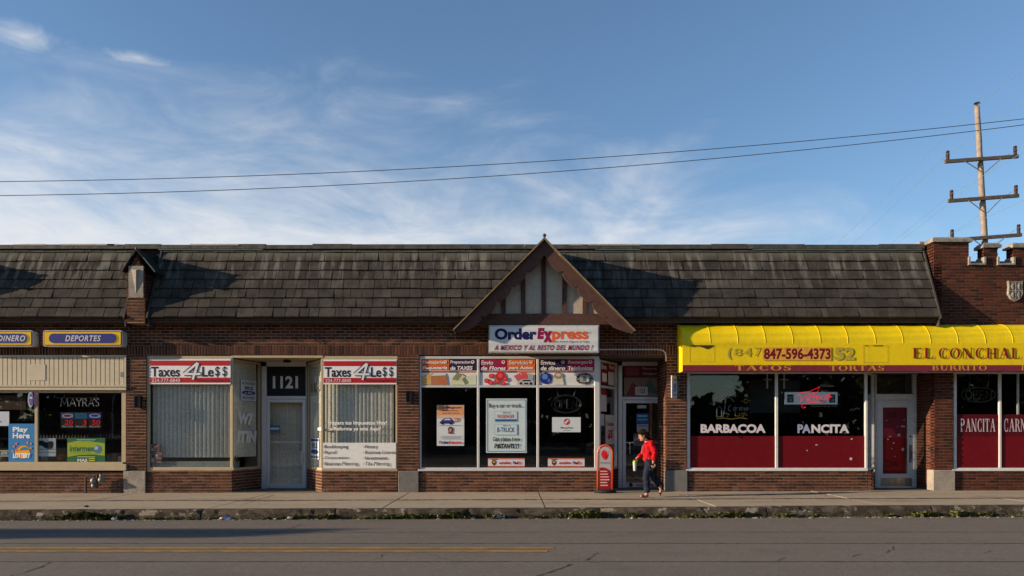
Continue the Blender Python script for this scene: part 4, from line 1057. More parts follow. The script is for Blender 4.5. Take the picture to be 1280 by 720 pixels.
# ---- two lightbox signs over the grocer
def lightbox(px0, px1, word, tx0, tx1, lab, blue0, blue1):
    Y = -.24; t = thing('sign_box', lab, 'sign', (X((px0 + px1) / 2, Y), Y, Z(433, Y)), 'yellow and blue light box signs over the grocer')
    def rr(a, b, c, d, r, n=5):
        pts = []
        for cx, cy, a0 in ((c - r, b + r, -90), (c - r, d - r, 0), (a + r, d - r, 90), (a + r, b + r, 180)):
            for k in range(n + 1): an = R(a0 + 90 * k / n); pts.append((X(cx + r * cos(an), Y), Z(cy + r * sin(an), Y)))
        return pts
    MB().prism(rr(px0, 413, px1, 433, 3), Y, Y + .22).build('cabinet', M_alu, t)
    MB().prism(rr(px0 + .8, 413.8, px1 - .8, 432.2, 2.4), Y - .006, Y - .0005).build('red_border', ink(150, 25, 30), t)
    MB().prism(rr(px0 + 2, 415, px1 - 2, 431, 1.5), Y - .010, Y - .0065).build('sign_face', ink(215, 180, 20), t)
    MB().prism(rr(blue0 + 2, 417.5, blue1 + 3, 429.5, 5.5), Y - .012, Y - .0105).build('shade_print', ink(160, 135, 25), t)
    MB().prism(rr(blue0, 417.0, blue1, 428.8, 5.6), Y - .015, Y - .0125).build('blue_band', ink(28, 34, 118), t)
    P = Print(front(Y - .0155), .0005); P.text(word, tx0, 419.2, tx1, 426.6, (195, 198, 205), .02, .25, space=1.15); P.done(t)
    q = MB(); 
    for xx in (px0 + 12, px1 - 12): q.box(X(xx, Y) - .02, X(xx, Y) + .02, Y + .221, -.003, Z(427, Y), Z(419, Y))
    q.build('bracket', M_greymetal, t)
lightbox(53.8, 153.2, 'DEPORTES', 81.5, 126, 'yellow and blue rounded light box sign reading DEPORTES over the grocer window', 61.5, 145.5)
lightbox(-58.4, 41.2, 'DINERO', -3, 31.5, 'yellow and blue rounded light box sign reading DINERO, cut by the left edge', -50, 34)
tag(MB().box(X(42), X(53), -.10, -.08, Z(420.2), Z(419.2)).build('sign_conduit', M_greymetal, None, (X(47), -.1, Z(420))), 'thin grey conduit running between the DINERO and DEPORTES light boxes', 'conduit')

# ---- money transfer sign
Y = -.60; t = thing('shop_sign', 'long white light box sign of the money transfer shop under the gable', 'sign', (X(680, Y), Y, Z(440.8, Y)))
o = MB().pbox(611, 749, 406.3, 440.8, Y, Y + .22).build('cabinet', mat('grey_sign_cabinet', (.42, .44, .44), .5, var=.3), t); bevel(o, .008)
MB().pbox(612.6, 747.4, 408, 439.2, Y - .006, Y - .0005).build('sign_face', mat('white_acrylic_sign_face', (.60, .615, .60), .35, var=.08, nscale=2), t)
P = Print(front(Y - .006), .0004)
P.text('Order', 618.2, 410.3, 671, 424.8, (16, 18, 84), .048); P.text('E', 671.5, 409.8, 680.5, 424.0, (140, 12, 66), .075, .12)
P.text('x', 679, 413.8, 690.5, 428, (140, 12, 66), .07); P.text('press', 690, 414.2, 735.5, 428.2, (220, 92, 44), .036)
P.text('Su dinero Seguro te llega', 694, 425.6, 736, 428.8, (40, 40, 110), 0, .2); P.text('o', 737, 415, 738.6, 417, (120, 60, 60), 0)
P.text('A MEXICO Y AL RESTO DEL MUNDO !', 617.5, 431.3, 741, 437.9, (150, 10, 64), .035, .4, space=1.22); P.done(t)
q = MB()
for px in (617.5, 743.5):
    q.pbox(px - 1, px + 1, 404.6, 406.2, Y + .08, Y + .12); q.pbox(px - 1, px + 1, 440.9, 443, Y + .08, Y + .12)
q.box(X(620, Y), X(620, Y) + .04, Y + .221, -.003, Z(436), Z(412)); q.box(X(740, Y), X(740, Y) + .04, Y + .221, -.003, Z(436), Z(412)); q.build('bracket', M_greymetal, t)

# ---- tax office banners
def banner(px0, px1, py0, py1, lab):
    o, P = poster('window_banner', lab, 'banner', px0, py0, px1, py1, -.0 + .022, (222, 222, 224), group='tax office banners')
    W = px1 - px0; H = py1 - py0; fx = lambda a: px0 + W * a; fy = lambda b: py0 + H * b
    red = (172, 22, 34); P.rect(fx(.005), fy(.07), fx(.995), fy(.27), red); P.rect(fx(.005), fy(.74), fx(.995), fy(.94), red)
    k = (18, 20, 26)
    P.text('Taxes', fx(.02), fy(.31), fx(.375), fy(.71), k, .02); P.text('Le', fx(.65), fy(.31), fx(.79), fy(.71), k, .02); P.text('$', fx(.81), fy(.30), fx(.865), fy(.73), k, .01); P.text('$', fx(.90), fy(.30), fx(.955), fy(.73), k, .01)
    four = [(.50, .62), (.40, .62), (.41, .68), (.60, .68)]
    def L(pts, wd, c): P.line([(fx(a), fy(b)) for a, b in pts], wd, c)
    for wd, c in ((W * .052, k), (W * .028, (215, 215, 218))):
        L([(.595, .16), (.43, .60), (.63, .60)], wd, c); L([(.60, .17), (.535, .82)], wd, c)
    P.text('224-777-0840', fx(.03), fy(.78), fx(.38), fy(.92), (210, 200, 200), .01); P.text('& Accounting Svcs Inc', fx(.58), fy(.79), fx(.985), fy(.93), (30, 12, 16), .0)
    P.done(o)
banner(186.8, 288.2, 448.5, 480.2, 'red and white vinyl banner reading Taxes 4 Less on the window left of the door')
banner(404.2, 495.6, 449.2, 480.4, 'red and white vinyl banner reading Taxes 4 Less on the window right of the door')

# blinds
def blinds(name, lab, p0, p1, z0, z1, pitch, tilt, off, grp):
    L = (Vector(p1) - Vector(p0)).length; u = (Vector(p1) - Vector(p0)) / L; n = Vector((u.y, -u.x))
    b0 = Vector(p0) - n * off
    t = thing(name, lab, 'blinds', (b0.x + u.x * L / 2, b0.y + u.y * L / 2, z0), grp)
    MB().wall(tuple(b0), tuple(b0 + u * L), .05, z1, z1 + .05, .02).build('head_rail', M_tan, t)
    base = ORG[t.name]; me = None; x = .03; rr = random.Random(int(L * 100))
    while x < L - .03:
        if me is None:
            q = MB(); W = pitch * 1.06; m_ = 6; vs = []; h = z1 - z0
            for i in range(m_ + 1):
                s = (i / m_ - .5) * W; c = .008 * (1 - (2 * i / m_ - 1) ** 2); vs += [(s, -c, 0), (s, -c, h)]
            q.add(vs, [(2 * i, 2 * i + 2, 2 * i + 3, 2 * i + 1) for i in range(m_)])
            me = bpy.data.meshes.new('slat'); me.from_pydata(q.v, [], q.f); me.materials.append(M_blind); me.polygons.foreach_set('use_smooth', [True] * m_); me.update()
        o = bpy.data.objects.new('slat', me); col.objects.link(o); o.parent = t
        p = b0 + u * x; o.location = (p.x - base.x, p.y - base.y, 0); o.rotation_euler.z = atan2(u.y, u.x) + tilt + rr.uniform(-.10, .10)
        x += pitch
G = 'vertical blinds in the tax office windows'
blinds('vertical_blinds', 'pale vertical blinds hanging in the large window left of the 1121 door', (X(187.5), .10), (X(289), .10), Z(572), Z(450), .098, R(18), .10, G)
blinds('vertical_blinds', 'pale vertical blinds in the narrow window beside the 1121 door, behind the W7 ITIN letters', (TLx0 + .05, .12), (TLx1 - .03, REC), Z(572), Z(450), .098, R(-62), .12, G)
blinds('vertical_blinds', 'pale closed vertical blinds in the window above the white service list', (X(404), .10), (X(494.5), .10), Z(586), Z(450), .09, R(8), .10, G)
blinds('vertical_blinds', 'pale vertical blinds in the narrow window right of the 1121 door', (TRx0 - .05, REC + .12), (TRx1 - .08, .12), Z(586), Z(450), .09, R(50), .10, G)
blinds('vertical_blinds', 'pale blinds seen through the glass of the 1121 door', (X(336, REC + .3), REC + .3), (X(381, REC + .3), REC + .3), .05, Z(499, REC + .3), .09, R(6), .02, G)
# printed lettering of the tax office window (white service list and notes)
o, P = poster('service_list_sign', 'white printed service list across the foot of the tax office window', 'sign', 403.8, 553.4, 494.9, 585.6, .022, (218, 218, 214))
k = (70, 68, 74); rd = (150, 60, 60)
for i, (a, b, wa, wb) in enumerate((('Bookkeeping', 'Notary', 435.5, 472.5), ('Payroll', 'Business License', 420.5, 494.6), ('Corporations', 'Investments', 436, 484.5), ('Business Planning', 'Tax Planning', 447.5, 487))):
    y0 = 556.2 + i * 7.05; de = 1.4 if i in (0, 1, 3) else 0.2
    P.text(a, 406, y0, wa, y0 + 4.2 + de, k, .008); P.text(b, 456.7, y0, wb, y0 + 4.2 + (1.4 if i in (0, 3) else 0), k, .008)
    P.ell(404.8, y0 + 2.4, .7, .7, rd, 8); P.ell(455, y0 + 2.4, .7, .7, rd, 8)
P.done(o)
P = Print(front(.03 + .034)); c = (235, 235, 230); P.text('Prepara tus Impuestos Hoy!', 409.5, 526, 483.5, 532.2, c, .02); P.text('La Reforma ya esta Aqui!', 409.5, 533.6, 476, 539.4, c, .02); P.ell(407, 529, .7, .7, c, 8); P.ell(407, 536.3, .7, .7, c, 8); P.done(w3)
def sideL(a, b, l):       # a = metres from the outer corner, b = picture height at the wall plane
    u = (Vector((TLx1, REC)) - Vector((TLx0, .03))).normalized(); n = Vector((u.y, -u.x)); p = Vector((TLx0, .03)) + u * a + n * (-.045 + l); return (p.x, p.y, Z(b))
P = Print(sideL, .004); g = (215, 215, 212); P.text('W7', .28, 515.5, .86, 531, g, .06, .15); P.text('ITIN', .22, 538.5, .98, 554, g, .06, .15)
P.done(aw1)
o_ = []
q = MB(); c0 = [sideL(a, b, .006) for a, b in ((.36, 499.5), (.95, 499.5), (.95, 473.5), (.36, 473.5))]; c1 = [sideL(a, b, .010) for a, b in ((.36, 499.5), (.95, 499.5), (.95, 473.5), (.36, 473.5))]
q.use(ink(190, 192, 200)).add(c0 + c1, [(4, 5, 6, 7), (0, 3, 2, 1), (0, 1, 5, 4), (1, 2, 6, 5), (2, 3, 7, 6), (3, 0, 4, 7)]); o = q.build('notice', None, None, c0[0]); tag(o, 'small white tax provider notice with a blue oval, above the W7 letters', 'notice')
P = Print(sideL, .0105); P.text('AUTHORIZED', .40, 475.5, .91, 479, (30, 35, 70), .02); P.text('IRS', .5, 481, .83, 485.5, (30, 35, 70), .03); P.ell(.655, 489.3, .26, 2.8, (35, 45, 110)); P.text('e-file', .50, 487.8, .81, 490.8, (210, 210, 215), .01); P.text('PROVIDER', .42, 494, .89, 497.5, (30, 35, 70), .02); P.done(o)
def sideR(a, b, l):
    u = (Vector((TRx1, .03)) - Vector((TRx0, REC))).normalized(); n = Vector((u.y, -u.x)); p = Vector((TRx0, REC)) + u * a + n * (-.045 + l); return (p.x, p.y, Z(b))
q = MB(); B4 = ((.22, 575), (.92, 575), (.92, 548), (.22, 548)); c0 = [sideR(a, b, .006) for a, b in B4]; c1 = [sideR(a, b, .010) for a, b in B4]
q.use(ink(185, 190, 198)).add(c0 + c1, [(4, 5, 6, 7), (0, 3, 2, 1), (0, 1, 5, 4), (1, 2, 6, 5), (2, 3, 7, 6), (3, 0, 4, 7)]); o = q.build('notice', None, None, c0[0]); tag(o, 'upright white and blue notice low in the narrow side window right of the 1121 door', 'notice')
P = Print(sideR, .0105); P.rect(.26, 549, .88, 552, (55, 62, 120)); P.text('IRS', .35, 554, .8, 561, (40, 45, 90), .03); P.ell(.57, 565.5, .3, 3, (35, 48, 120)); P.rect(.26, 571, .88, 573.5, (90, 92, 120)); P.done(o)
P = Print(sideR, .005); P.rect(.8, 534.5, 1.15, 538, (225, 225, 225)); P.text('1121', .25, 476, 1.05, 488, (88, 88, 80), .02); P.done(aw2)
# small cards stuck at the foot of the left window
for i, (a, b, c_, d, lab) in enumerate(((188.8, 555, 199.5, 564, 'small red-headed card low in the tax office window corner, upper of the pair'), (188.8, 565.2, 202.5, 578.5, 'dark printed card low in the tax office window corner, lower of the pair'))):
    o, P = poster('window_card', lab, 'card', a, b, c_, d, .052, (120, 110, 105), group='cards in the tax office window')
    P.rect(a + .3, b + .3, c_ - .3, b + 2, (120, 45, 40)); 
    for kx in range(3):
        for ky in range(2): P.rect(a + 1 + kx * (c_ - a - 1) / 3, b + 2.8 + ky * (d - b - 3) / 2, a + 1 + (kx + .75) * (c_ - a - 1) / 3, b + 2.6 + (ky + .8) * (d - b - 3) / 2, [(60, 55, 60), (150, 140, 140), (90, 60, 60)][(kx + ky) % 3])
    P.done(o)
# sill boards inside the tax windows and a small brown box
for a, b, nm in ((187, 289, 'left'),): 
    tag(MB().box(X(a), X(b), .12, .55, Z(584), Z(577)).build('window_ledge', mat('pale_ledge_paint', (.30, .33, .31), .6, var=.3), None, (X(238), .3, Z(584))), 'pale window ledge below the blinds left of the 1121 door', 'ledge')
o = MB().box(TLx0 - .17, TLx0 + .0, .25, .42, Z(577, .3) + .001, Z(569.5, .3)).build('small_box', mat('brown_carton', (.12, .07, .035), .8, var=.3), None, (X(297, .3), .5, Z(577, .3))); tag(o, 'small brown box on the ledge behind the narrow tax office window', 'box'); bevel(o, .006)
tag(MB().box(TLx0 - .32, TLx0 + .0, .15, .45, Z(586, .3), Z(577.1, .3)).build('window_ledge', MATS['pale_ledge_paint'], None, (X(310), .5, Z(586))), 'pale low ledge carrying the small brown box beside the 1121 door', 'ledge')

# ---- wall lamps on the piers
for px, lab in ((172, 'small black box lantern on the brick pier left of the tax office'), (511.5, 'small black box lantern on the brick pier left of the money transfer shop')):
    py0, py1 = (494.5, 510) if px < 300 else (488.5, 503); w_ = 3.8
    t = thing('wall_lamp', lab, 'lamp', (X(px), 0, Z(py1)), 'box lanterns on the brick piers')
    MB().box(X(px - w_ + 1), X(px + w_ - 1), -.012, -.0035, Z(py1 - 1), Z(py0 + 1)).build('back_plate', M_black, t)
    o = MB(); x0, x1 = X(px - w_, -.1), X(px + w_, -.1); z0, z1 = Z(py1, -.1), Z(py0, -.1)
    o.box(x0, x1, -.13, -.013, z1 - .02, z1); o.box(x0, x1, -.13, -.013, z0, z0 + .02)
    for a in (x0, x1 - .012): o.box(a, a + .012, -.13, -.118, z0 + .021, z1 - .021); o.box(a, a + .012, -.026, -.014, z0 + .021, z1 - .021)
    o.build('cage', M_black, t)
    MB().box(x0 + .014, x1 - .014, -.115, -.028, z0 + .022, z1 - .022).build('smoked_glass', mat('smoked_glass', (.02, .02, .02), .15), t)

# ---- blade sign by the doorway on the right pier
t = thing('blade_sign', 'small white and blue sign projecting from the brick pier left of the yellow awning', 'sign', (X(842), 0, Z(497)))
q = MB(); q.wall((X(838.3, -.16), -.30), (X(846, 0), -.01), .02, Z(498), Z(470.5)); q.build('panel', ink(195, 198, 205), t)
u_ = (Vector((X(846, 0), -.01)) - Vector((X(838.3, -.16), -.30))).normalized(); n_ = Vector((u_.y, -u_.x))
def bl(a, b, l): p = Vector((X(838.3, -.16), -.30)) + u_ * a + n_ * l; return (p.x, p.y, Z(b))
P = Print(bl, .001)
for i, h in enumerate((3.2, 6.5, 4.5, 4)): P.rect(.16, 474 + i * 6 - (i > 1) * -.8, .25, 474 + i * 6 + h - .6, (40, 60, 140))
P.rect(.04, 472, .10, 496, (120, 130, 170)); P.done(t)
MB().box(X(846) - .01, X(846) + .03, -.03, -.0035, Z(492), Z(476)).build('bracket', M_greymetal, t)

# ---- gas meter
t = thing('gas_meter', 'small gas regulator with rusty bent pipes on the brick below the grocer window', 'gas meter', (X(119), -.1, sz(X(119))))
M = lambda px, py, y=-.13: (X(px, y), y, Z(py, y))
q = MB(); q.tube([M(107.2, 616), M(107.2, 598), M(108.5, 595.5), M(111, 594.6), M(119, 594.6)], .024, 8); q.tube([M(121.5, 594), M(121.5, 610.5)], .022, 8); q.tube([M(127, 594.5), M(121, 594.5)], .018, 8); q.tube([M(117.5, 594.6), M(117.5, -0 + 601)], .02, 8); q.build('pipe', M_rust, t)
q = MB(); q.lathe(M(117, 601), [(.02, -.07), (.055, -.05), (.075, -.01), (.075, .01), (.05, .05), (.02, .06)], 14, 'y'); q.lathe(M(117, 607.5), [(.03, -.04), (.05, -.02), (.05, .03), (.03, .05)], 12); q.build('regulator', M_greymetal, t, smooth=True)
q = MB(); q.lathe(M(126.5, 600), [(.02, -.07), (.05, -.05), (.07, -.01), (.07, .01), (.05, .05), (.02, .06)], 14, 'y'); q.tube([M(126, 592.5), M(126, 598)], .03, 8); q.tube([M(130, 602), M(133.5, 603.5, -.1)], .02, 8); q.build('meter_body', M_greymetal, t, smooth=True)
q = MB(); q.tube([M(110, 593), M(113, 593)], .012, 6); q.ball(M(121.5, 594), .035, n=8); q.build('valve', M_rust, t)

# ---- sandwich board with orange frame
Y = -.34; cx = X(756.3, Y); zb = sz(cx) + .0
t = thing('pavement_sign', 'round-topped orange framed pavement sign with red swirl by the shop doorway', 'sign', (cx, Y, zb))
q = MB(); q.lathe((cx, Y + .02, zb), [(.25, 0), (.26, .03), (.22, .07), (.06, .09)], 20); o = q.build('rubber_base', mat('black_rubber', (.02, .02, .02), .7, var=.3), t); o.scale = (1, .8, 1)
fr = []
x0, x1 = X(747.2, Y), X(765.3, Y); zt_ = Z(566, Y); r_x = (x1 - x0) / 2; top = Z(556.5, Y)
pts = [(x0, Y, zb + .07)] + [(cx + (x0 + x1) / 2 - cx - r_x * cos(pi * k / 14), Y, zt_ + (top - zt_) * sin(pi * k / 14)) for k in range(15)] + [(x1, Y, zb + .07)]
q = MB(); q.tube(pts, .021, 8); q.build('frame', mat('orange_enamel', rgb(218, 78, 30), .35, var=.1, coat=.3), t, smooth=True)
pc = [(x0 + .03, zb + .12)] + [(x1 - .03, zb + .12)] + [((x0 + x1) / 2 + (r_x - .03) * cos(pi * k / 14), zt_ + (top - zt_ - .03) * sin(pi * k / 14)) for k in range(15)]
MB().prism(pc, Y - .012, Y + .012).build('sign_panel', ink(172, 166, 168), t)
P = Print(front(Y - .012), .0005); mr = (205, 28, 34)
P.poly([(749, 611.5), (763.5, 611.5), (763.5, 590), (762, 587.5), (758, 585.2), (753, 584), (749, 585)], (150, 18, 26))
P.ell(756, 568.6, 4.6, 6.2, mr); P.ell(757.9, 565.6, 2.9, 2.5, (172, 166, 168), 16); P.ell(756.9, 566.3, 2.6, 2.4, mr, 16); P.ell(754.1, 571.6, 2.9, 2.5, (172, 166, 168), 16); P.ell(755.1, 570.9, 2.6, 2.4, mr, 16)
P.text('MoneyGram', 750, 577.5, 762.8, 580, (60, 50, 50), .0)
for i in range(6): P.rect(750.3, 588.5 + i * 3.5, 759 + (i * 37 % 4), 589.8 + i * 3.5, (225, 175, 172))
P.done(t)

# ---- posters in the money transfer window
YP = .052
tops = [(526.8, 'Mensajeria', 'Paqueteria', (205, 98, 42), 'Preparacion', 'de TAXES', (48, 30, 60), 'printed window panel for parcels and taxes, left of the three over the black panes'),
        (599.6, 'Envio', 'de Flores', (150, 25, 70), 'Servicio', 'para Autos', (215, 105, 48), 'printed window panel with red flowers and a car, middle of the three'),
        (674, 'Envios', 'de dinero', (46, 34, 66), 'Recargas', 'Telefonicas', (160, 32, 78), 'printed window panel with blue globe and phones, right of the three')]
for i, (a, t1, t2, c1, t3, t4, c2, lab) in enumerate(tops):
    o, P = poster('window_panel', lab, 'poster', a, 448.8, a + 69.3, 481.4, YP, (215, 214, 212), group='printed panels along the top of the window')
    h = a + 34.6; wt_ = (214, 205, 205)
    P.rect(a, 448.9, h, 463.2, c1); P.rect(h, 448.9, a + 69.3, 463.2, c2)
    P.rect(a, 463.9, a + 12, 465.6, (40, 30, 60)); P.rect(a + 12, 463.9, a + 34, 465.6, (150, 25, 70)); P.rect(h, 463.9, h + 12, 465.6, (40, 30, 60)); P.rect(h + 12, 463.9, a + 69, 465.6, (215, 100, 45))
    P.text(t1, a + 1.5, 450.6, a + 1.5 + min(26, 3.1 * len(t1)), 456, wt_, .025, .1); P.text(t2, a + 1.5, 457.8, a + 1.5 + min(31, 3.6 * len(t2)), 462.6, (225, 220, 220), .035, .2)
    P.text(t3, h + 1.5, 450.6, h + 1.5 + min(25, 3.1 * len(t3)), 455.6, wt_, .025, .1); P.text(t4, h + 1.5, 457.6, h + 1.5 + min(31, 3.5 * len(t4)), 462.6, (225, 220, 220), .035, .2)
    for xx in (h - 7, a + 62): P.ell(xx + 2, 452.6, 2.4, 2.2, wt_, 10); P.ell(xx + 2, 452.2, 1.2, 1.0, c1 if xx < h else c2, 8)
    if i == 0:
        P.poly([(a + 1, 481), (a + 1, 470), (a + 14, 466), (a + 20, 467), (a + 13, 481)], (196, 158, 96)); P.poly([(a + 12, 481), (a + 12, 470), (a + 31, 469), (a + 33, 481)], (168, 112, 74)); P.poly([(a + 12, 470), (a + 16, 466.5), (a + 29, 466), (a + 31, 469)], (206, 202, 192)); P.rect(a + 20, 476, a + 29, 479.5, (190, 90, 60))
        P.poly([(h + 1, 481), (h + 6, 469), (h + 14, 466), (h + 22, 472), (h + 18, 481)], (196, 196, 164)); P.poly([(h + 4, 474), (h + 10, 465.5), (h + 17, 468), (h + 11, 476)], (130, 134, 92)); P.poly([(h + 16, 481), (h + 19, 472), (h + 34, 467), (h + 34, 481)], (200, 208, 180)); P.poly([(h + 16, 474), (h + 20, 471), (h + 25, 479), (h + 20, 481)], (120, 124, 90))
    elif i == 1:
        for fx_, fy_, fr_ in ((9, 476, 3.4), (15, 470, 3.6), (26, 470, 6), (14, 478.5, 3.4), (22, 476.5, 4), (32, 474, 3.4), (30, 479.8, 3)):
            P.ell(a + fx_, min(fy_, 481 - fr_ * .5), fr_, fr_ * .85, (190, 30, 44)); P.ell(a + fx_ - .4, min(fy_, 481 - fr_ * .5) - .3, fr_ * .55, fr_ * .5, (222, 78, 78))
        P.poly([(a + 18, 481), (a + 21, 478), (a + 25, 481)], (70, 110, 50))
        P.poly([(h + 8, 470), (h + 16, 466), (h + 22, 478), (h + 16, 481)], (190, 92, 100)); P.poly([(h + 17, 466), (h + 24, 465.8), (h + 26, 476), (h + 19, 476)], (208, 80, 84)); P.poly([(h + 25, 466.5), (h + 33, 468), (h + 31, 476), (h + 26, 476)], (160, 165, 165))
        P.poly([(h + 12, 481), (h + 13, 477), (h + 18, 474), (h + 29, 473.8), (h + 33, 477), (h + 33, 481)], (176, 178, 176)); P.poly([(h + 18, 476.8), (h + 20, 474.8), (h + 28, 474.6), (h + 30, 476.8)], (50, 52, 58)); P.ell(h + 17, 479.4, 1.8, 1.6, (26, 26, 28)); P.ell(h + 29.5, 479.4, 1.8, 1.6, (26, 26, 28)); P.rect(h + 21, 478.4, h + 26, 480.3, (24, 24, 26))
    else:
        P.ell(a + 8.5, 473, 7.6, 7.2, (28, 42, 120)); P.ell(a + 7, 471, 3.6, 3.4, (92, 132, 190)); P.ell(a + 12, 475.6, 1.8, 2.2, (70, 110, 176)); P.poly([(a + 16, 481), (a + 18, 472), (a + 29, 471), (a + 31, 481)], (206, 202, 188)); P.ell(a + 24, 469.6, 5.6, 4, (142, 136, 108)); P.ell(a + 24, 468.8, 3, 2, (196, 190, 160))
        for kk in range(14):
            an = kk * 2 * pi / 14; P.ell(h + 22 + 8.5 * cos(an), 473.4 + 5.6 * sin(an), 2.6, 1.9, [(60, 62, 66), (110, 108, 104), (40, 42, 48)][kk % 3], 6)
        P.rect(h + 16, 469, h + 28, 477.6, (150, 152, 146)); P.rect(h + 20, 470.5, h + 24, 476, (90, 98, 90)); P.rect(h + 24.5, 471, h + 27.5, 477, (186, 184, 176))
    P.done(o)
# car advert
o, P = poster('poster', 'white and orange poster with a small car and a face, in the left black pane', 'poster', 546, 506.4, 580.2, 557.2, YP, (200, 204, 206), group='posters in the money transfer window')
P.rect(546.2, 506.6, 580, 519, (206, 146, 100)); P.rect(546.2, 519, 580, 523, (204, 172, 146)); P.text('CarMagnum', 549, 508, 577, 511.4, (40, 44, 96), .03); P.rect(553, 513, 572, 513.8, (120, 80, 80)); P.text('Ago Rally Quick', 553, 515.5, 574, 518, (96, 84, 110), 0)
P.poly([(549.5, 528), (552, 525.4), (556, 522.4), (563, 522.4), (566, 525.6), (567.6, 527), (567, 529.4), (549.5, 529.4)], (44, 44, 110)); P.ell(553.2, 529.2, 1.6, 1.6, (24, 22, 50)); P.ell(563.5, 529.2, 1.6, 1.6, (24, 22, 50)); P.poly([(554.5, 525.2), (556.6, 523.3), (562, 523.3), (564, 525.2)], (176, 196, 210))
P.text('29', 567.5, 522.5, 574.5, 527.6, (186, 84, 66), .03); P.rect(548, 531.5, 577, 532.0, (150, 150, 156)); P.ell(563, 537, 3.0, 3.6, (30, 22, 30)); P.ell(563, 537.5, 1.8, 2.4, (196, 120, 104)); P.poly([(559.4, 542), (561.2, 539.8), (564.8, 539.8), (566.6, 542)], (140, 30, 60))
for i in range(3): P.rect(550, 545 + i * 1.5, 576, 545.5 + i * 1.5, (150, 160, 160))
P.text('Order', 548.8, 551, 561, 554.6, (28, 32, 106), .05); P.text('Express', 561.2, 551, 576.8, 555.4, (196, 50, 66), .04); P.done(o)
# buy a car or truck
o, P = poster('poster', 'tall pale blue-edged poster reading Buy a car or truck, in the middle black pane', 'poster', 607.6, 498.2, 658.6, 566, YP, (188, 202, 204), group='posters in the money transfer window')
e = (76, 106, 134)
P.rect(608.8, 499.6, 657.4, 500.3, e); P.rect(608.8, 563.8, 657.4, 564.5, e); P.rect(608.8, 500.3, 609.5, 563.8, e); P.rect(656.7, 500.3, 657.4, 563.8, e)
k = (34, 38, 42); P.text('Buy a car or truck...', 611, 504.3, 654.6, 511, k, .015)
P.rect(618.2, 514, 646.6, 527.3, (158, 178, 188)); P.rect(619, 514.8, 645.8, 526.6, (186, 204, 208)); P.rect(619, 524, 645.8, 526.6, (30, 84, 132)); P.text('PASSENGER', 621.8, 518.2, 643.3, 522.9, (176, 44, 56), .015); P.text('Illinois', 629, 514.9, 638.5, 516.8, (60, 84, 110), 0)
P.rect(618.2, 530, 646.6, 543.8, (158, 178, 188)); P.rect(619, 530.8, 645.8, 543, (186, 204, 208)); P.text('B-TRUCK', 621.6, 534.3, 643.6, 540.4, (32, 52, 108), .02); P.text('Illinois', 629, 530.9, 638.5, 532.9, (170, 60, 66), 0)
P.text('Get plates here', 616, 546.2, 650, 553, k, .015); P.text('INSTANTLY!', 617.8, 554.4, 648.8, 560.4, k, .04, .2); P.done(o)
# small white notice with a swirl
o, P = poster('poster', 'small white card with a red swirl under the OPEN sign, in the right black pane', 'poster', 690.2, 521.5, 725.8, 540.2, YP, (192, 200, 202), group='posters in the money transfer window')
P.ell(708.4, 527.2, 3.8, 3.9, (184, 36, 44)); P.ell(707.2, 528.0, 1.6, 1.4, (206, 206, 206)); P.ell(709.4, 526.0, 1.4, 1.2, (206, 200, 200)); P.text('MoneyGram', 701, 533.4, 716, 536.4, (60, 50, 54), .01); P.rect(704, 537.6, 713, 538.1, (130, 130, 130)); P.done(o)
for a, lab in ((610, 'white strip with courier logos at the foot of the middle black pane'), (684.9, 'white strip with courier logos at the foot of the right black pane')):
    o, P = poster('courier_strip', lab, 'sign', a, 572.8, a + 45.8, 583.6, YP, (200, 198, 204), group='courier logo strips')
    P.rect(a, 573, a + 45.6, 574.1, (206, 92, 36)); P.rect(a + 4, 573.6, a + 12, 574.6, (50, 40, 80)); P.rect(a, 582.3, a + 45.6, 583.4, (200, 84, 34))
    P.poly([(a + 4.8, 576), (a + 7.4, 574.9), (a + 10, 576), (a + 10, 579.6), (a + 7.4, 582), (a + 4.8, 579.6)], (66, 42, 24)); P.rect(a + 6, 576.6, a + 9, 578.6, (196, 150, 60))
    P.text('estafeta', a + 13.8, 576.6, a + 28.4, 580.2, (176, 40, 58), .03, .2); P.text('Fed', a + 31.2, 576.6, a + 37.8, 580.4, (54, 36, 116), .04); P.text('Ex', a + 38, 576.6, a + 42, 580.4, (214, 100, 44), .04); P.done(o)
def neon(name, lab, paths, m, r, hang=None, Y=.12):
    t = thing(name, lab, 'neon sign', (X(paths[0][0][0], Y), Y, Z(paths[0][0][1], Y)))
    q = MB()
    for p in paths: q.tube([(X(a, Y), Y, Z(b, Y)) for a, b in p], r, 5)
    q.build('glass_tube', m, t)
    if hang:
        q = MB()
        for (a, b, c_, d) in hang: q.tube([(X(a, Y), Y + .01, Z(b, Y)), (X(c_, Y), Y + .01, Z(d, Y))], .004, 4)
        q.build('hanging_wire', M_greymetal, t)
    return t
def loop(cx, cy, rx, ry, a0=0, a1=360, n=28): return [(cx + rx * cos(R(a0 + (a1 - a0) * k / n)), cy + ry * sin(R(a0 + (a1 - a0) * k / n))) for k in range(n + 1)]
M_tube = mat('unlit_neon_tube', (.045, .055, .058), .25); M_tube2 = mat('unlit_grey_tube', (.42, .42, .42), .3)
OPN = lambda x, y, w_, h: [loop(x + w_ * .12, y, w_ * .11, h), [(x + w_ * .30, y + h), (x + w_ * .30, y - h), (x + w_ * .42, y - h * .9), (x + w_ * .46, y - h * .4), (x + w_ * .40, y), (x + w_ * .30, y)],
     [(x + w_ * .70, y - h), (x + w_ * .54, y - h), (x + w_ * .54, y + h), (x + w_ * .70, y + h)], [(x + w_ * .54, y), (x + w_ * .66, y)], [(x + w_ * .78, y + h), (x + w_ * .78, y - h), (x + w_ * .98, y + h), (x + w_ * .98, y - h)]]
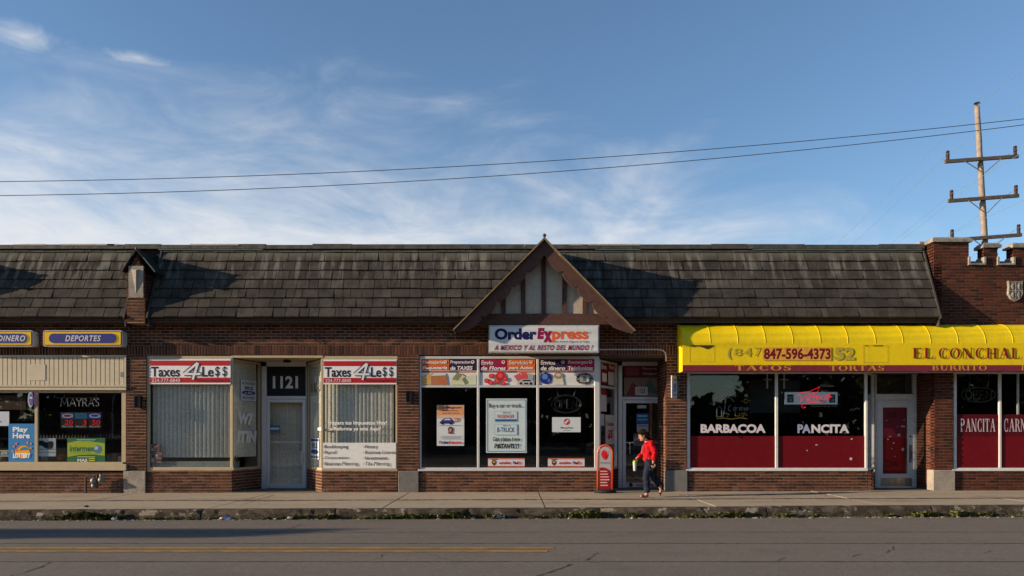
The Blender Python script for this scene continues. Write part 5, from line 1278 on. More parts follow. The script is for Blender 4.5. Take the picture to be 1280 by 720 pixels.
neon('open_sign', 'unlit oval neon OPEN sign in the right black pane over the white card', [loop(707.5, 505, 19, 11.5), loop(707.5, 505, 17.6, 10.3)] + OPN(693.5, 505, 28, 5.6), M_tube, .008, [(695, 485, 698, 495), (720, 485, 717, 495)])
neon('open_sign', 'unlit neon OPEN sign in the far right window above the red film', [loop(1223, 493.5, 21.5, 9.0)] + OPN(1207, 493.5, 33, 5), mat('dim_neon_tube', (.10, .12, .10), .3), .009, [(1212, 467, 1212, 485), (1236, 467, 1236, 485)])
neon('grocer_name_sign', 'thin unlit neon letters MAYRA\'S hanging in the grocer window', [
    [(76, 508), (77, 498), (80.5, 506), (84, 498), (85.2, 508)], [(87, 508), (91, 498), (95, 508)], [(88.5, 504.6), (93.5, 504.6)], [(95.5, 498), (99, 503), (102, 498)], [(99, 503), (99, 508)],
    [(103.5, 508), (103.5, 498.4), (107, 498.6), (108.4, 500.8), (107, 503), (103.5, 503.2)], [(106, 503.2), (109, 508)], [(110.5, 508), (114, 498), (117.6, 508)], [(111.8, 504.6), (116.2, 504.6)], [(118.2, 497.6), (117.8, 500.2)],
    [(124, 499.6), (122, 498), (120, 499.4), (120.4, 502), (123.4, 504), (123.6, 506.8), (121.6, 508), (119.6, 506.6)]], M_tube2, .011, [(76, 497.4, 124, 497.4), (80, 491, 80, 497), (120, 491, 120, 497)])
neon('atm_sign', 'dim unlit neon ATM letters at the top of the grocer\'s left pane', [[(23, 526), (26, 519.5), (29, 526)], [(24.5, 523.5), (27.5, 523.5)], [(28.5, 519.8), (33.5, 519.8)], [(31, 519.8), (31, 526)], [(34.5, 526), (34.8, 519.8), (37.4, 524.4), (40, 519.8), (40.3, 526)]], mat('dim_neon_tube', (.10, .12, .10), .3), .008, [(26, 491, 26, 519), (38, 491, 38, 519)])
# beer neons of the taqueria
yl = mat('yellow_unlit_tube', (.42, .30, .06), .3); gy = mat('grey_unlit_tube', (.22, .24, .25), .3)
t = neon('beer_neon_sign', 'dim unlit neon sign with a palm tree and hut in the taqueria left pane', [
    [(904, 520), (906, 510), (907, 500), (909.5, 497)], [(909.5, 497), (905, 494), (902, 496)], [(909.5, 497), (913, 493.5), (917, 496)], [(909.5, 497), (904, 498), (901.5, 502)], [(909.5, 497), (914, 498), (917.5, 502)], [(909.5, 497), (908, 494), (909, 492)],
    [(896, 521), (896, 511), (899, 507.5), (902, 511), (902, 521)], [(895.5, 521), (904, 521)], [(905, 516), (912, 518), (909, 521)], loop(912.6, 510.5, 1.8, 3.6, 60, 300, 10), loop(918, 511, 1.3, 2.2, n=10), [(921, 513), (921, 509.4), (923, 509.2)], loop(926, 511, 1.3, 2.2, n=10), [(929, 513), (929, 509), (931, 510), (931, 513)], loop(934, 511, 1.3, 2.2, n=10)], gy, .009)
q = MB(); Yn = .12
for p in ([(919, 514.6), (919, 520), (922, 520)], [(924, 516), (924, 520)], [(926.5, 520), (926.5, 516), (929, 516.5), (928.5, 521.5)], [(931, 514.6), (931, 520), (933, 517), (934, 520)], [(896, 523.4), (905, 522.6), (915, 524), (925, 522.4), (934, 523.4)], loop(932.5, 501.5, 2.4, 2.6, n=10), [(928.5, 501.5), (926.5, 501.8)], [(932.5, 497.6), (932.5, 496)], [(936.5, 501.5), (938, 501)]): q.tube([(X(a, Yn), Yn, Z(b, Yn)) for a, b in p], .008, 5)
q.build('yellow_tube', yl, t)
t = thing('beer_sign', 'white rectangular lit beer sign with red script in the taqueria middle pane', 'sign', (X(1014, .14), .14, Z(506, .14)))
o = MB().pbox(981.4, 1047.2, 490, 505.5, .14, .19).build('light_panel', mat('cool_lit_panel', rgb(130, 140, 150), .4, emit=(rgb(150, 165, 180), .12)), t); bevel(o, .01)
P = Print(front(.14), .001); dk = (48, 56, 66); P.rect(984, 493, 992, 503, dk); P.rect(985, 496, 991, 497.4, (130, 140, 150)); P.rect(986.6, 498.6, 990, 501.4, (120, 130, 140)); P.rect(1036.5, 493, 1044, 503.4, dk); P.rect(1038, 494.6, 1042, 497, (120, 130, 140)); P.rect(1039, 499, 1043, 501.6, (120, 130, 140)); P.text('beer', 1025, 499.6, 1033, 503, dk, .03); P.done(t)
q = MB(); rd_ = mat('red_lit_tube', rgb(190, 20, 40), .4, emit=(rgb(230, 20, 40), .55))
for p in ([(998, 493.6), (1002, 495.4), (1001, 502.4), (1006, 496), (1012, 493.4)], [(1012, 493.2), (1022, 489.8), (1024.5, 483.6), (1012, 489.4), (1005, 490), (997, 492.6)], [(1008, 501), (1009.4, 496.6)], loop(1013, 498.4, 1.8, 2.4, 60, 300, 10), [(1017.5, 493), (1016.4, 500), (1018.6, 500.4)], [(1015, 495.6), (1020, 494.6)], loop(1022.4, 497, 1.8, 2.4, n=10), [(1026, 499.4), (1027, 494.6), (1029.4, 494.4)], [(1031, 498.4), (1032, 494)], loop(1035.4, 495, 1.8, 2.2, n=10), [(1037.4, 493), (1037.6, 497.2), (1039.4, 496.4)], [(1039.4, 495), (1030, 502), (1014, 503), (1004, 505.4), (1001.6, 508), (1004, 510.4), (1006.6, 508.6)]):
    q.tube([(X(a, .125), .125, Z(b, .125)) for a, b in p], .0075, 5)
q.build('red_script', rd_, t)
P = Print(front(.14), .001); P.text('BREWED SINCE 1865', 1013.5, 506.4, 1046.5, 508.8, (92, 94, 100), .0); P.done(t)
# pendant lamps & pipes in the taqueria
for px, lab in ((912.5, 'white cone pendant lamp hanging inside the taqueria left pane'), (1032.5, 'cream cone pendant lamp hanging inside the taqueria middle pane above the beer sign')):
    Yp = .9; t = thing('pendant_lamp', lab, 'lamp', (X(px, Yp), Yp, Z(483, Yp)), 'cone pendant lamps inside the taqueria')
    c_ = (X(px, Yp), Yp, Z(483.5, Yp)); q = MB(); q.lathe(c_, [(.20, 0), (.19, .02), (.05, .10), (.035, .16)], 18); q.build('shade', mat('enamel_lamp_shade', (.34, .33, .29), .5), t, smooth=True)
    q = MB(); q.tube([(c_[0], c_[1], c_[2] + .16), (c_[0], c_[1], 3.19)], .008, 5); q.build('cord', M_black, t)
for px in (959, 980):
    q = MB(); q.tube([(X(px, .5), .5, Z(485.5, .5)), (X(px, .5), .5, 3.19)], .020, 8); q.box(X(px, .5) - .1, X(px, .5) + .1, .48, .52, Z(475, .5), Z(474, .5)); tag(q.build('ceiling_rod', M_alu, None, (X(px, .5), .5, Z(485, .5))), 'thin pale rod hanging from the ceiling %s' % ('left of the window mullion in the taqueria' if px < 970 else 'right of the window mullion in the taqueria'), 'rod', 'rods hanging in the taqueria')
tag(MB().box(X(937, 1.4), X(1000, 1.4), 1.4, 1.6, Z(516, 1.4), Z(476, 1.4)).build('menu_board', mat('menu_board_grey', (.045, .055, .065), .6, var=.4, nscale=3), None, (X(968, 1.4), 1.5, Z(516, 1.4))), 'dark menu board inside the taqueria behind the window mullion', 'menu board')

# ---- grocer's window: papers and goods
o, P = poster('lottery_poster', 'blue lottery poster reading Play Here in the grocer window', 'poster', 10.6, 529.6, 43.2, 580.2, YP, (24, 116, 176))
P.text('Play', 16, 533.6, 35, 541.6, (222, 226, 228), .035); P.text('Here', 16, 541, 37.5, 548, (222, 226, 228), .035)
P.ell(28, 566, 9.6, 7, (222, 160, 40)); P.ell(29, 563, 8.6, 6.4, (208, 66, 40), 20, 170, 350); P.ell(30, 562.4, 7.6, 5, (226, 168, 40), 20, 170, 350); P.ell(31, 562.2, 6, 3.8, (60, 140, 70), 20, 170, 350); P.ell(31.5, 562.4, 4.2, 2.8, (24, 116, 176), 20, 170, 350)
for a, b in ((17.6, 558), (20.6, 554.4), (34.5, 553.4), (38.6, 554.5), (38.5, 560), (16, 564)): P.ell(a, b, 1.3, 1.3, (226, 120, 40), 8)
P.text('LOTTERY', 16.4, 566.4, 38.6, 572.6, (235, 235, 235), .05, .1, slant=.07); P.done(o)
o, P = poster('notice', 'plain white notice cut by the left picture edge in the grocer window', 'notice', -14, 514.4, 11.4, 532.4, YP + .012, (178, 186, 196)); P.rect(-10, 526.5, 1.5, 527.8, (40, 40, 50)); P.done(o)
o = MB().pbox(-70, 32.4, 494, 512.2, .20, .28).build('brown_shelf_panel', mat('brown_panel', (.075, .038, .024), .7, var=.3), None, (X(-20), .2, Z(512))); tag(o, 'dark brown panel across the top of the grocer\'s left pane', 'panel')
o, P = poster('notice', 'small green and white card at the bottom left of the grocer window', 'notice', -6, 562.8, 11.2, 570.6, YP + .012, (150, 156, 146)); P.rect(-5, 564, 10, 569.4, (52, 66, 60)); P.text('ATM', 1, 564.8, 9, 568.6, (170, 180, 170), .03); P.done(o)
# oval sticker sign
q = MB(); q.prism([(X(38.7 + 3.4 * cos(2 * pi * k / 20), .03), Z(499.5 + 10 * sin(2 * pi * k / 20), .03)) for k in range(20)], .012, .022); o = q.build('oval_sign', ink(150, 170, 190), None, (X(38.7), .02, Z(509))); tag(o, 'small pale oval sign beside a purple strip at the top of the grocer\'s mullion', 'sign')
P = Print(front(.012), .0006); P.ell(38.7, 499.5, 2.5, 7.6, (60, 84, 140)); P.rect(37, 496, 40.4, 498.4, (190, 196, 205)); P.rect(37.4, 501, 40, 503, (170, 60, 80)); P.rect(42.6, 490.4, 45.8, 506.8, (84, 24, 92)); P.done(o)
# jackpot display
t = thing('jackpot_display', 'lottery jackpot board with three red number fields below the MAYRA\'S sign', 'display', (X(101, .12), .12, Z(535, .12)))
MB().pbox(75.6, 127.4, 515.2, 535.3, .12, .16).build('case', M_black, t)
P = Print(front(.12), .001)
for i, (c, txt) in enumerate(((((150, 30, 40)), '20'), ((24, 96, 150), '3'), ((24, 60, 150), '50'))):
    a = 76.4 + i * 17.2; P.rect(a, 516, a + 15.8, 523.6, (30, 84, 150) if i == 0 else c); P.ell(a + 8, 519.8, 7, 2.6, (190, 196, 205) if i != 1 else (30, 120, 120)); P.ell(a + 8, 519.6, 5.2, 1.6, c)
    P.rect(a + .4, 524.6, a + 15.4, 531.4, (44, 14, 16)); P.text('MILLION', a + 1.2, 532, a + 14.6, 534.2, (186, 190, 198), .02)
    P.text(txt, a + (5 if i != 1 else 10.4), 525, a + 14.8, 531, mat('red_led_digits', rgb(180, 20, 24), .5, emit=(rgb(210, 20, 24), .25)), .0)
P.done(t)
o, P = poster('transfer_poster', 'green and yellow poster with a blue globe at the foot of the grocer window', 'poster', 84, 547.4, 131.4, 579.4, YP, (22, 90, 56))
P.poly([(84.4, 553.6), (95, 551.4), (110, 551.6), (131, 554), (131, 569.8), (118, 568), (100, 568.6), (84.4, 571.2)], (138, 156, 28)); P.text('intermex', 87, 557.2, 118, 564.4, (20, 84, 56), .03, .15); P.rect(88, 565.6, 114, 566.1, (60, 120, 50))
P.ell(122, 561.6, 5.2, 5.2, (66, 108, 140)); P.ell(120.6, 560, 2.4, 2.4, (140, 176, 190)); P.text('MAS', 97, 573.4, 109.5, 577.2, (205, 212, 205), .04); P.rect(97, 570.6, 119, 571.5, (160, 190, 120)); P.rect(111, 572.8, 119, 573.8, (190, 196, 60)); P.rect(111, 575.2, 119, 576.2, (190, 196, 60))
P.rect(96, 549.4, 120, 550, (170, 190, 170)); P.rect(98, 551, 118, 551.5, (150, 180, 150)); P.done(o)
o, P = poster('photo_print', 'white print with a dark shape and stripes behind the glass left of the green poster', 'poster', 48.6, 547.8, 69.8, 570.4, .085, (200, 212, 220))
P.poly([(48.8, 551), (53, 550.5), (58, 553), (64, 551), (67, 553), (66, 560), (62, 562), (56, 560), (52, 557), (48.8, 557)], (36, 38, 40)); P.rect(48.8, 561.2, 69.4, 562.1, (110, 120, 126)); P.rect(48.8, 565, 69.4, 565.8, (120, 130, 136)); P.done(o)
# window shelf with balls and goods
tag(MB().box(X(-60), X(153), .14, .60, Z(580), Z(577.6)).build('display_shelf', mat('dusty_shelf', (.10, .09, .08), .8, var=.3), None, (X(90), .3, Z(580))), 'low display shelf along the foot of the grocer window', 'shelf')
zsf = Z(577.6) + .002
def football(px, r, c1, c2, lab, Yb=.26):
    t = thing('football', lab, 'ball', (X(px, Yb), Yb, zsf), 'balls on the grocer\'s window shelf'); c = Vector((X(px, Yb), Yb, zsf + r))
    q = MB(); q.ball(tuple(c), r, n=18); q.build('ball_skin', c1, t, smooth=True)
    g = (1 + 5 ** .5) / 2; q = MB(); vs = [(0, s, s2 * g) for s in (-1, 1) for s2 in (-1, 1)]; vs += [(a, b, 0) for a in (-1, 1) for b in (-g, g)]; vs += [(a, 0, b) for a in (-g, g) for b in (-1, 1)]
    for v in vs:
        v = Vector(v).normalized(); u1 = v.orthogonal().normalized(); u2 = v.cross(u1)
        q.face([tuple(c + (v * .965 + (u1 * cos(2 * pi * k / 5) + u2 * sin(2 * pi * k / 5)) * .33).normalized() * r * 1.012) for k in range(5)])
    q.build('patch', c2, t)
football(57, .105, ink(150, 160, 175), ink(44, 60, 110), 'pale blue and white football, leftmost on the grocer\'s shelf')
football(67.2, .095, ink(60, 58, 30), ink(18, 18, 16), 'dark olive football between the pale and the orange ball')
football(77, .110, ink(150, 90, 34), ink(26, 30, 22), 'orange and black football left of the green poster')
football(4, .115, ink(170, 150, 158), ink(140, 30, 60), 'pink and white football low at the left picture edge', .3)
for i, (px, h, w_, c, lab) in enumerate(((142, 9, 5.5, (110, 96, 84), 'beige packet standing right of the green poster'), (149.5, 6, 4, (168, 164, 160), 'small white packet at the right end of the grocer\'s shelf'), (136, 5, 3, (70, 70, 76), 'small grey tin just right of the green poster'))):
    q = MB(); q.box(X(px - w_ / 2, .25), X(px + w_ / 2, .25), .24, .30, zsf, zsf + h / 54); q.box(X(px - w_ / 2 + .6, .25), X(px + w_ / 2 - .6, .25), .25, .29, zsf + h / 54, zsf + h / 54 + .02)
    o = q.build('packet' if i < 2 else 'tin', ink(*c), None, (X(px, .25), .27, zsf)); tag(o, lab, 'packet' if i < 2 else 'tin'); bevel(o, .006)
# row of bottles on a rail deeper in
q = MB(); q.box(X(-60, .9), X(152, .9), .85, 1.1, Z(549, .9), Z(547.6, .9)); tag(q.build('bottle_shelf', MATS['dusty_shelf'], None, (X(90, .9), 1, Z(549, .9))), 'dark shelf of small bottles behind the grocer\'s glass', 'shelf')
bm_ = None
for i in range(26):
    px = 52 + i * 3.9; 
    if bm_ is None:
        q = MB(); q.lathe((0, 0, 0), [(.025, 0), (.026, .06), (.010, .085), (.010, .11)], 8); bm_ = bpy.data.meshes.new('bottle'); bm_.from_pydata(q.v, [], q.f); bm_.materials.append(mat('mixed_bottles', (.2, .1, .1), .3, rnd=[(.15, .02, .02), (.2, .18, .16), (.04, .08, .05), (.22, .04, .03), (.1, .1, .12)])); bm_.update()
    o = bpy.data.objects.new('bottle', bm_); col.objects.link(o); o.location = (X(px, .95), .95, Z(547.5, .9))
    tag(o, 'small capped bottle in the row on the dark shelf behind the grocer\'s glass', 'bottle', 'row of small bottles behind the grocer\'s glass')
# interior fittings seen dimly
for a, b, y, z1, lab, nm, c in ((527, 745, 3.2, 1.05, 'long dark counter deep inside the money transfer shop', 'counter', (.05, .04, .035)), (862, 1060, 3.4, 1.0, 'long dark counter deep inside the taqueria', 'counter', (.05, .035, .03)), (-100, 150, 3.0, 1.9, 'tall dark goods rack deep inside the grocer', 'rack', (.045, .045, .05))):
    q = MB(); q.box(X(a, 3), X(b, 3), y, y + .6, -.02, z1); q.box(X(a, 3) - .05, X(b, 3) + .05, y - .05, y + .65, z1 + .001, z1 + .04)
    if nm == 'rack':
        for k in range(4): q.box(X(a, 3), X(b, 3), y - .25, y - .001, .3 + k * .42, .33 + k * .42)
    tag(q.build(nm, mat('dark_fitting_%d' % a, c, .6, var=.3), None, (X((a + b) / 2, 3), y, 0)), lab, nm)

# ================================================================== THE WALKING PERSON
ZP = 54 / (18 - 1.53) * 18
PY = -1.53
def pp(px, py, d=0.0):
    return Vector(((px - 640) / 54 * (18 + PY) / 18, PY + d, 1.389 + (540 - py) / 54 * (18 + PY) / 18))
zfoot = sz(2.85) + .004
dzp = zfoot - pp(806, 620.6).z
def skin(name, nodes, m, parent, subd=2, root=0, smooth=True, fold=0.0):
    """nodes: list of (key, position, radius(x,y), parent key)"""
    keys = [n[0] for n in nodes]; me = bpy.data.meshes.new(name)
    vs = [tuple(n[1] + Vector((0, 0, dzp)) - ORG[parent.name]) for n in nodes]; es = [(keys.index(n[3]), i) for i, n in enumerate(nodes) if n[3] is not None]
    me.from_pydata(vs, es, []); ob = bpy.data.objects.new(name, me); col.objects.link(ob)
    sm = ob.modifiers.new('skin', 'SKIN'); sm.use_smooth_shade = smooth; sm.branch_smoothing = .6
    for i, n in enumerate(nodes):
        r = n[2]; me.skin_vertices[0].data[i].radius = r if isinstance(r, tuple) else (r, r)
    me.skin_vertices[0].data[root].use_root = True
    sb = ob.modifiers.new('sub', 'SUBSURF'); sb.levels = subd; sb.render_levels = subd
    bpy.context.view_layer.update()
    dg = bpy.context.evaluated_depsgraph_get(); m2 = bpy.data.meshes.new_from_object(ob.evaluated_get(dg)); m2.name = name
    bpy.data.objects.remove(ob); 
    if fold:
        from mathutils import noise as mn
        nr = [v.normal.copy() for v in m2.vertices]
        for v, q_ in zip(m2.vertices, nr):
            c_ = v.co; v.co = c_ + q_ * fold * (mn.noise(Vector((c_.x * 9, c_.y * 9, c_.z * 16 + c_.x * 8))) + .5 * mn.noise(c_ * 30))
    m2.materials.clear(); m2.materials.append(m); m2.polygons.foreach_set('use_smooth', [True] * len(m2.polygons))
    o = bpy.data.objects.new(name, m2); col.objects.link(o); o.parent = parent; ORG[o.name] = ORG[parent.name]
    return o
M_skin = mat('skin', (.40, .215, .145), .55, var=.12, nscale=20, vcol2=(.30, .14, .09)); M_jk = mat('red_fleece', (.42, .008, .014), .95, var=.35, nscale=14, bump=.6, bscale=40, vcol2=(.30, .008, .012))
M_jean = mat('blue_denim', (.012, .017, .030), .95, var=.5, nscale=12, bump=.5, bscale=60, vcol2=(.030, .042, .065)); M_hair = mat('dark_brown_hair', (.012, .007, .005), .9, var=.5, nscale=60, bump=.9, bscale=160); M_sand = mat('brown_sandal_leather', (.12, .05, .025), .6)
pr = thing('person', 'person in red sweatshirt, jeans and sandals walking left with bowed head past the glass door', 'person', (pp(808, 620).x, PY, zfoot))
N_, F_ = -.15, .15       # near side (to the street) and far side
S = [('hip', pp(812, 573.5), (.095, .105), None), ('waist', pp(811.5, 567), (.09, .10), 'hip'), ('chest', pp(811, 559), (.095, .115), 'waist'), ('nb', pp(809.4, 552.8), .055, 'chest'), ('neck', pp(806.6, 549), .050, 'nb'),
     ('sn', pp(812.6, 555.5, N_ + .03), .035, 'chest'), ('en', pp(816.2, 565.5, N_ - .05), .042, 'sn'), ('wn', pp(814.8, 576.3, N_ - .03), .026, 'en'), ('pn', pp(814.4, 579.2, N_ - .03), (.034, .018), 'wn'),
     ('sf', pp(810, 555, F_ - .03), .035, 'chest'), ('ef', pp(806.5, 566, F_ + .03), .042, 'sf'), ('wf', pp(798, 572, F_ - .02), .026, 'ef'), ('pf', pp(795.6, 573.8, F_ - .03), (.032, .020), 'wf'),
     ('hn', pp(811.5, 579, -.085), .080, 'hip'), ('kn', pp(806.6, 596.5, -.085), .062, 'hn'), ('cn', pp(807.4, 605, -.085), .058, 'kn'), ('an', pp(808.2, 616.4, -.085), .040, 'cn'), ('bn', pp(804, 619.2, -.085), (.035, .026), 'an'), ('tn', pp(799.2, 619.9, -.09), (.040, .016), 'bn'),
     ('hf', pp(812.4, 579, .085), .080, 'hip'), ('kf', pp(813.6, 596.6, .085), .062, 'hf'), ('cf', pp(819, 602, .085), .056, 'kf'), ('af', pp(826.4, 608.6, .085), .038, 'cf'), ('bf', pp(827.6, 613, .085), (.032, .026), 'af'), ('tf', pp(825.0, 617.6, .09), (.038, .016), 'bf')]
body = skin('body', S, M_skin, pr)
# head: sculpted profile, chin towards the chest
hc = pp(803.6, 543.2) + Vector((0, 0, dzp)); tilt = R(24)
def headpt(x, y, z):      # x forward (towards -X), z up, metres, rotated by the bow of the head
    fx, fz2 = x * cos(tilt) + z * sin(tilt) , -x * sin(tilt) + z * cos(tilt)
    return (hc.x - fx, hc.y + y, hc.z + fz2)
q = MB(); n = 20; rows = [(-.118, -.005, .040, .042), (-.112, .030, .036, .036), (-.095, .022, .062, .050), (-.070, .018, .074, .060), (-.045, .014, .079, .066), (-.020, .008, .084, .070), (.010, .0, .090, .074), (.04, -.004, .092, .075), (.07, -.008, .085, .068), (.095, -.010, .062, .050), (.112, -.012, .03, .025), (.118, -.012, .006, .006)]
vs = [headpt(cx_ + rx * cos(2 * pi * k / n), ry * sin(2 * pi * k / n), z) for z, cx_, rx, ry in rows for k in range(n)]
q.add(vs, [(i * n + k, i * n + (k + 1) % n, (i + 1) * n + (k + 1) % n, (i + 1) * n + k) for i in range(len(rows) - 1) for k in range(n)] + [tuple(range(n))[::-1], tuple((len(rows) - 1) * n + k for k in range(n))])
q.ball(headpt(.098, 0, -.028), .014, .012, .018, 8); q.ball(headpt(.092, 0, -.012), .010, .009, .018, 8); q.ball(headpt(.086, 0, -.085), .018, .022, .014, 8)
for s_ in (-1, 1): q.ball(headpt(-.008, s_ * .072, -.02), .014, .007, .026, 8)
q.tube([tuple(pp(807.2, 550) + Vector((0, 0, dzp))), headpt(-.02, 0, -.06)], .050, 10)
ho = q.build('head', M_skin, pr, smooth=True)
q = MB()
for s_ in (-1, 1): q.ball(headpt(.078, s_ * .031, -.008), .010, .011, .007, 8)
q.build('eye', ink(40, 30, 26), ho); q = MB(); q.ball(headpt(.091, 0, -.060), .008, .022, .005, 8); q.build('mouth', mat('lips', (.28, .09, .07), .5), ho)
q = MB()
for s_ in (-1, 1): q.tube([headpt(.084, s_ * .018, .008), headpt(.082, s_ * .034, .013), headpt(.070, s_ * .048, .008)], .004, 5)
q.build('eyebrow', M_hair, ho)
# glasses arm is not seen; hair pulled back, a shell over crown and nape with strands
rr = random.Random(2); q = MB()
for z, cx_, rx, ry in ():
    pass
hr = [(-.105, -.055, .040, .050), (-.08, -.050, .052, .062), (-.05, -.042, .060, .072), (-.02, -.034, .070, .080), (.01, -.026, .080, .084), (.035, -.014, .096, .086), (.06, -.006, .103, .083), (.085, -.006, .094, .070), (.108, -.010, .070, .052), (.125, -.014, .035, .028), (.130, -.014, .008, .008)]
vs = [headpt(cx_ + rx * cos(2 * pi * k / n) * (1 + .03 * sin(k * 5 + i)), ry * sin(2 * pi * k / n) * (1 + .03 * cos(k * 7 + i)), z) for i, (z, cx_, rx, ry) in enumerate(hr) for k in range(n)]
q.add(vs, [(i * n + k, i * n + (k + 1) % n, (i + 1) * n + (k + 1) % n, (i + 1) * n + k) for i in range(len(hr) - 1) for k in range(n)] + [tuple(range(n))[::-1]])
for k in range(60):
    a = rr.uniform(-1.2, 1.2); z0 = rr.uniform(.0, .10); 
    p0 = headpt(-.02 + rr.uniform(-.06, .07), .085 * sin(a), z0); p1 = headpt(-.09 + rr.uniform(-.02, .02), .075 * sin(a), z0 - .09); p2 = headpt(-.10 + rr.uniform(-.02, .02), .06 * sin(a), z0 - .17)
    q.tube([p0, p1, p2], .006, 4, r1=.002)
q.tube([headpt(.03, -.074, .05), headpt(.045, -.080, .01), headpt(.03, -.078, -.03)], .010, 5, r1=.004)
q.build('hair', M_hair, ho, smooth=True)
JK = [('hem', pp(812.0, 580.0), (.140, .155), None), ('waist', pp(811, 569), (.150, .155), 'hem'), ('chest', pp(811, 559.5), (.140, .155), 'waist'), ('nb', pp(810, 553.2), (.095, .105), 'chest'), ('neck', pp(808.6, 550.6), .066, 'nb'),
      ('sn', pp(812.6, 555, N_), .078, 'chest'), ('en', pp(816.4, 565.2, N_ - .05), .064, 'sn'), ('wn', pp(815.2, 575.6, N_ - .03), .045, 'en'),
      ('sf', pp(810, 555, F_), .075, 'chest'), ('ef', pp(806.5, 565.8, F_ + .03), .062, 'sf'), ('wf', pp(799, 571.4, F_ - .02), .043, 'ef')]
jk = skin('sweatshirt', JK, M_jk, pr, root=0, fold=.022, subd=3)
hd = MB(); hd.ball(tuple(pp(813.6, 552.6) + Vector((0, 0, dzp))), .095, .12, .055, 14); hd.build('hood', M_jk, jk, smooth=True)
q = MB(); q.tube([tuple(pp(802.8, 556.5, -.06) + Vector((0, 0, dzp))), tuple(pp(801.6, 562, -.08) + Vector((0, 0, dzp))), tuple(pp(801.8, 566, -.07) + Vector((0, 0, dzp)))], .012, 5); q.build('chest_print', ink(150, 90, 95), jk)
JN = [('top', pp(811.8, 567), (.11, .12), None), ('hip', pp(812, 576), (.125, .140), 'top'), ('hn', pp(811.2, 582, -.085), .108, 'hip'), ('tn', pp(808.4, 589, -.088), .092, 'hn'), ('kn', pp(806.6, 596.5, -.085), .078, 'tn'), ('cn', pp(807.6, 605, -.085), .074, 'kn'), ('an', pp(808.2, 616.0, -.085), .064, 'cn'),
      ('hf', pp(812.6, 582, .085), .108, 'hip'), ('tf', pp(813, 589, .088), .090, 'hf'), ('kf', pp(813.8, 596.8, .085), .076, 'tf'), ('cf', pp(819, 601.8, .085), .068, 'kf'), ('af', pp(825.2, 607.6, .085), .060, 'cf')]
skin('jeans', JN, M_jean, pr, root=0, fold=.014, subd=3)
for toe, heel, nm in ((pp(797.8, 620.9, -.088), pp(809.6, 620.9, -.085), 0), (pp(826.2, 619.8, .088), pp(829.2, 609.8, .085), 1)):
    a, b = toe + Vector((0, 0, dzp)), heel + Vector((0, 0, dzp)); d = (b - a); q = MB(); L = d.length; d.normalize(); up = Vector((-d.z, 0, d.x)); up = up if (up.z > 0 if nm == 0 else up.x < 0) else -up
    vs = []; 
    for s_, wd in ((0, .030), (.12, .046), (.35, .048), (.65, .036), (.9, .034), (1, .024)):
        for y in (-wd, wd):
            for h in (0, .018): p = a + d * (L * s_) + up * (h if nm == 0 else h); vs.append((p.x, p.y + y, p.z))
    fs = []
    for i in range(5):
        o4 = i * 4; fs += [(o4, o4 + 4, o4 + 5, o4 + 1), (o4 + 2, o4 + 3, o4 + 7, o4 + 6), (o4 + 1, o4 + 5, o4 + 7, o4 + 3), (o4, o4 + 2, o4 + 6, o4 + 4)]
    fs += [(0, 1, 3, 2), (20, 22, 23, 21)]; q.add(vs, fs)
    m_ = a + d * (L * .30); q.tube([tuple(m_ + Vector((0, -.048, 0)) + up * .01), tuple(m_ + up * .062 + Vector((0, -.02, 0))), tuple(m_ + up * .062 + Vector((0, .02, 0))), tuple(m_ + Vector((0, .048, 0)) + up * .01)], .014, 6)
    m_ = a + d * (L * .88); q.tube([tuple(m_ + Vector((0, -.036, 0)) + up * .01), tuple(m_ + up * .05 + d * .02), tuple(m_ + Vector((0, .036, 0)) + up * .01)], .010, 6)
    q.build('sandal', M_sand, pr)
# hands: five separate fingers each
def finger_set(palm, dirv, side, curl, nm):
    base = palm; d = dirv.normalized(); s = side.normalized(); k_ = d.cross(s).normalized() * curl
    for i, (o_, ln) in enumerate(((-.027, .062), (-.009, .070), (.009, .066), (.027, .052))):
        p0 = base + s * o_ + d * .005; p1 = p0 + d * ln * .45; p2 = p1 + (d * .75 + k_).normalized() * ln * .32; p3 = p2 + (d * .35 + k_ * 1.5).normalized() * ln * .28
        skin('finger', [('a', p0, .0095, None), ('b', p1, .009, 'a'), ('c', p2, .008, 'b'), ('d', p3, .007, 'c')], M_skin, pr, subd=1)
    p0 = base - s * .026 - d * .03; p1 = p0 - s * .018 + d * .026 + k_ * .010; p2 = p1 + d * .026 + k_ * .014
    skin('thumb', [('a', p0, .011, None), ('b', p1, .010, 'a'), ('c', p2, .0085, 'b')], M_skin, pr, subd=1)
finger_set(pp(814.3, 580.2, N_ - .03), Vector((-.12, 0, -1)), Vector((-1, 0, .1)), -.7, 0)
finger_set(pp(795.4, 574.6, F_ - .035), Vector((-.3, -.45, -.5)), Vector((-.9, .1, .3)), .9, 1)
# the beaker held in the far hand
c = pp(794.3, 588.2, F_ - .075) + Vector((0, 0, dzp)); t = thing('drink_beaker', 'clear white beaker with a lime green lid held in the walking person\'s hand', 'beaker', tuple(c))
q = MB(); q.lathe(tuple(c), [(.030, 0), (.033, .01), (.043, .165), (.043, .17)], 16); q.build('cup', mat('frosted_plastic', (.42, .45, .40), .3), t, smooth=False)
q = MB(); q.lathe((c.x, c.y, c.z + .171), [(.047, 0), (.047, .022), (.036, .028), (.030, .045)], 16); q.build('lid', mat('lime_green_plastic', (.30, .50, .03), .4), t)
# small dark purse in near hand
c = pp(812.4, 586.0, N_ - .03) + Vector((0, 0, dzp)); q = MB(); q.box(c.x - .05, c.x + .035, c.y - .012, c.y + .012, c.z - .022, c.z + .026); o = q.build('wallet', mat('dark_leather', (.03, .018, .014), .6), None, tuple(c)); bevel(o, .008); tag(o, 'small dark wallet held in the walking person\'s lowered hand', 'wallet')

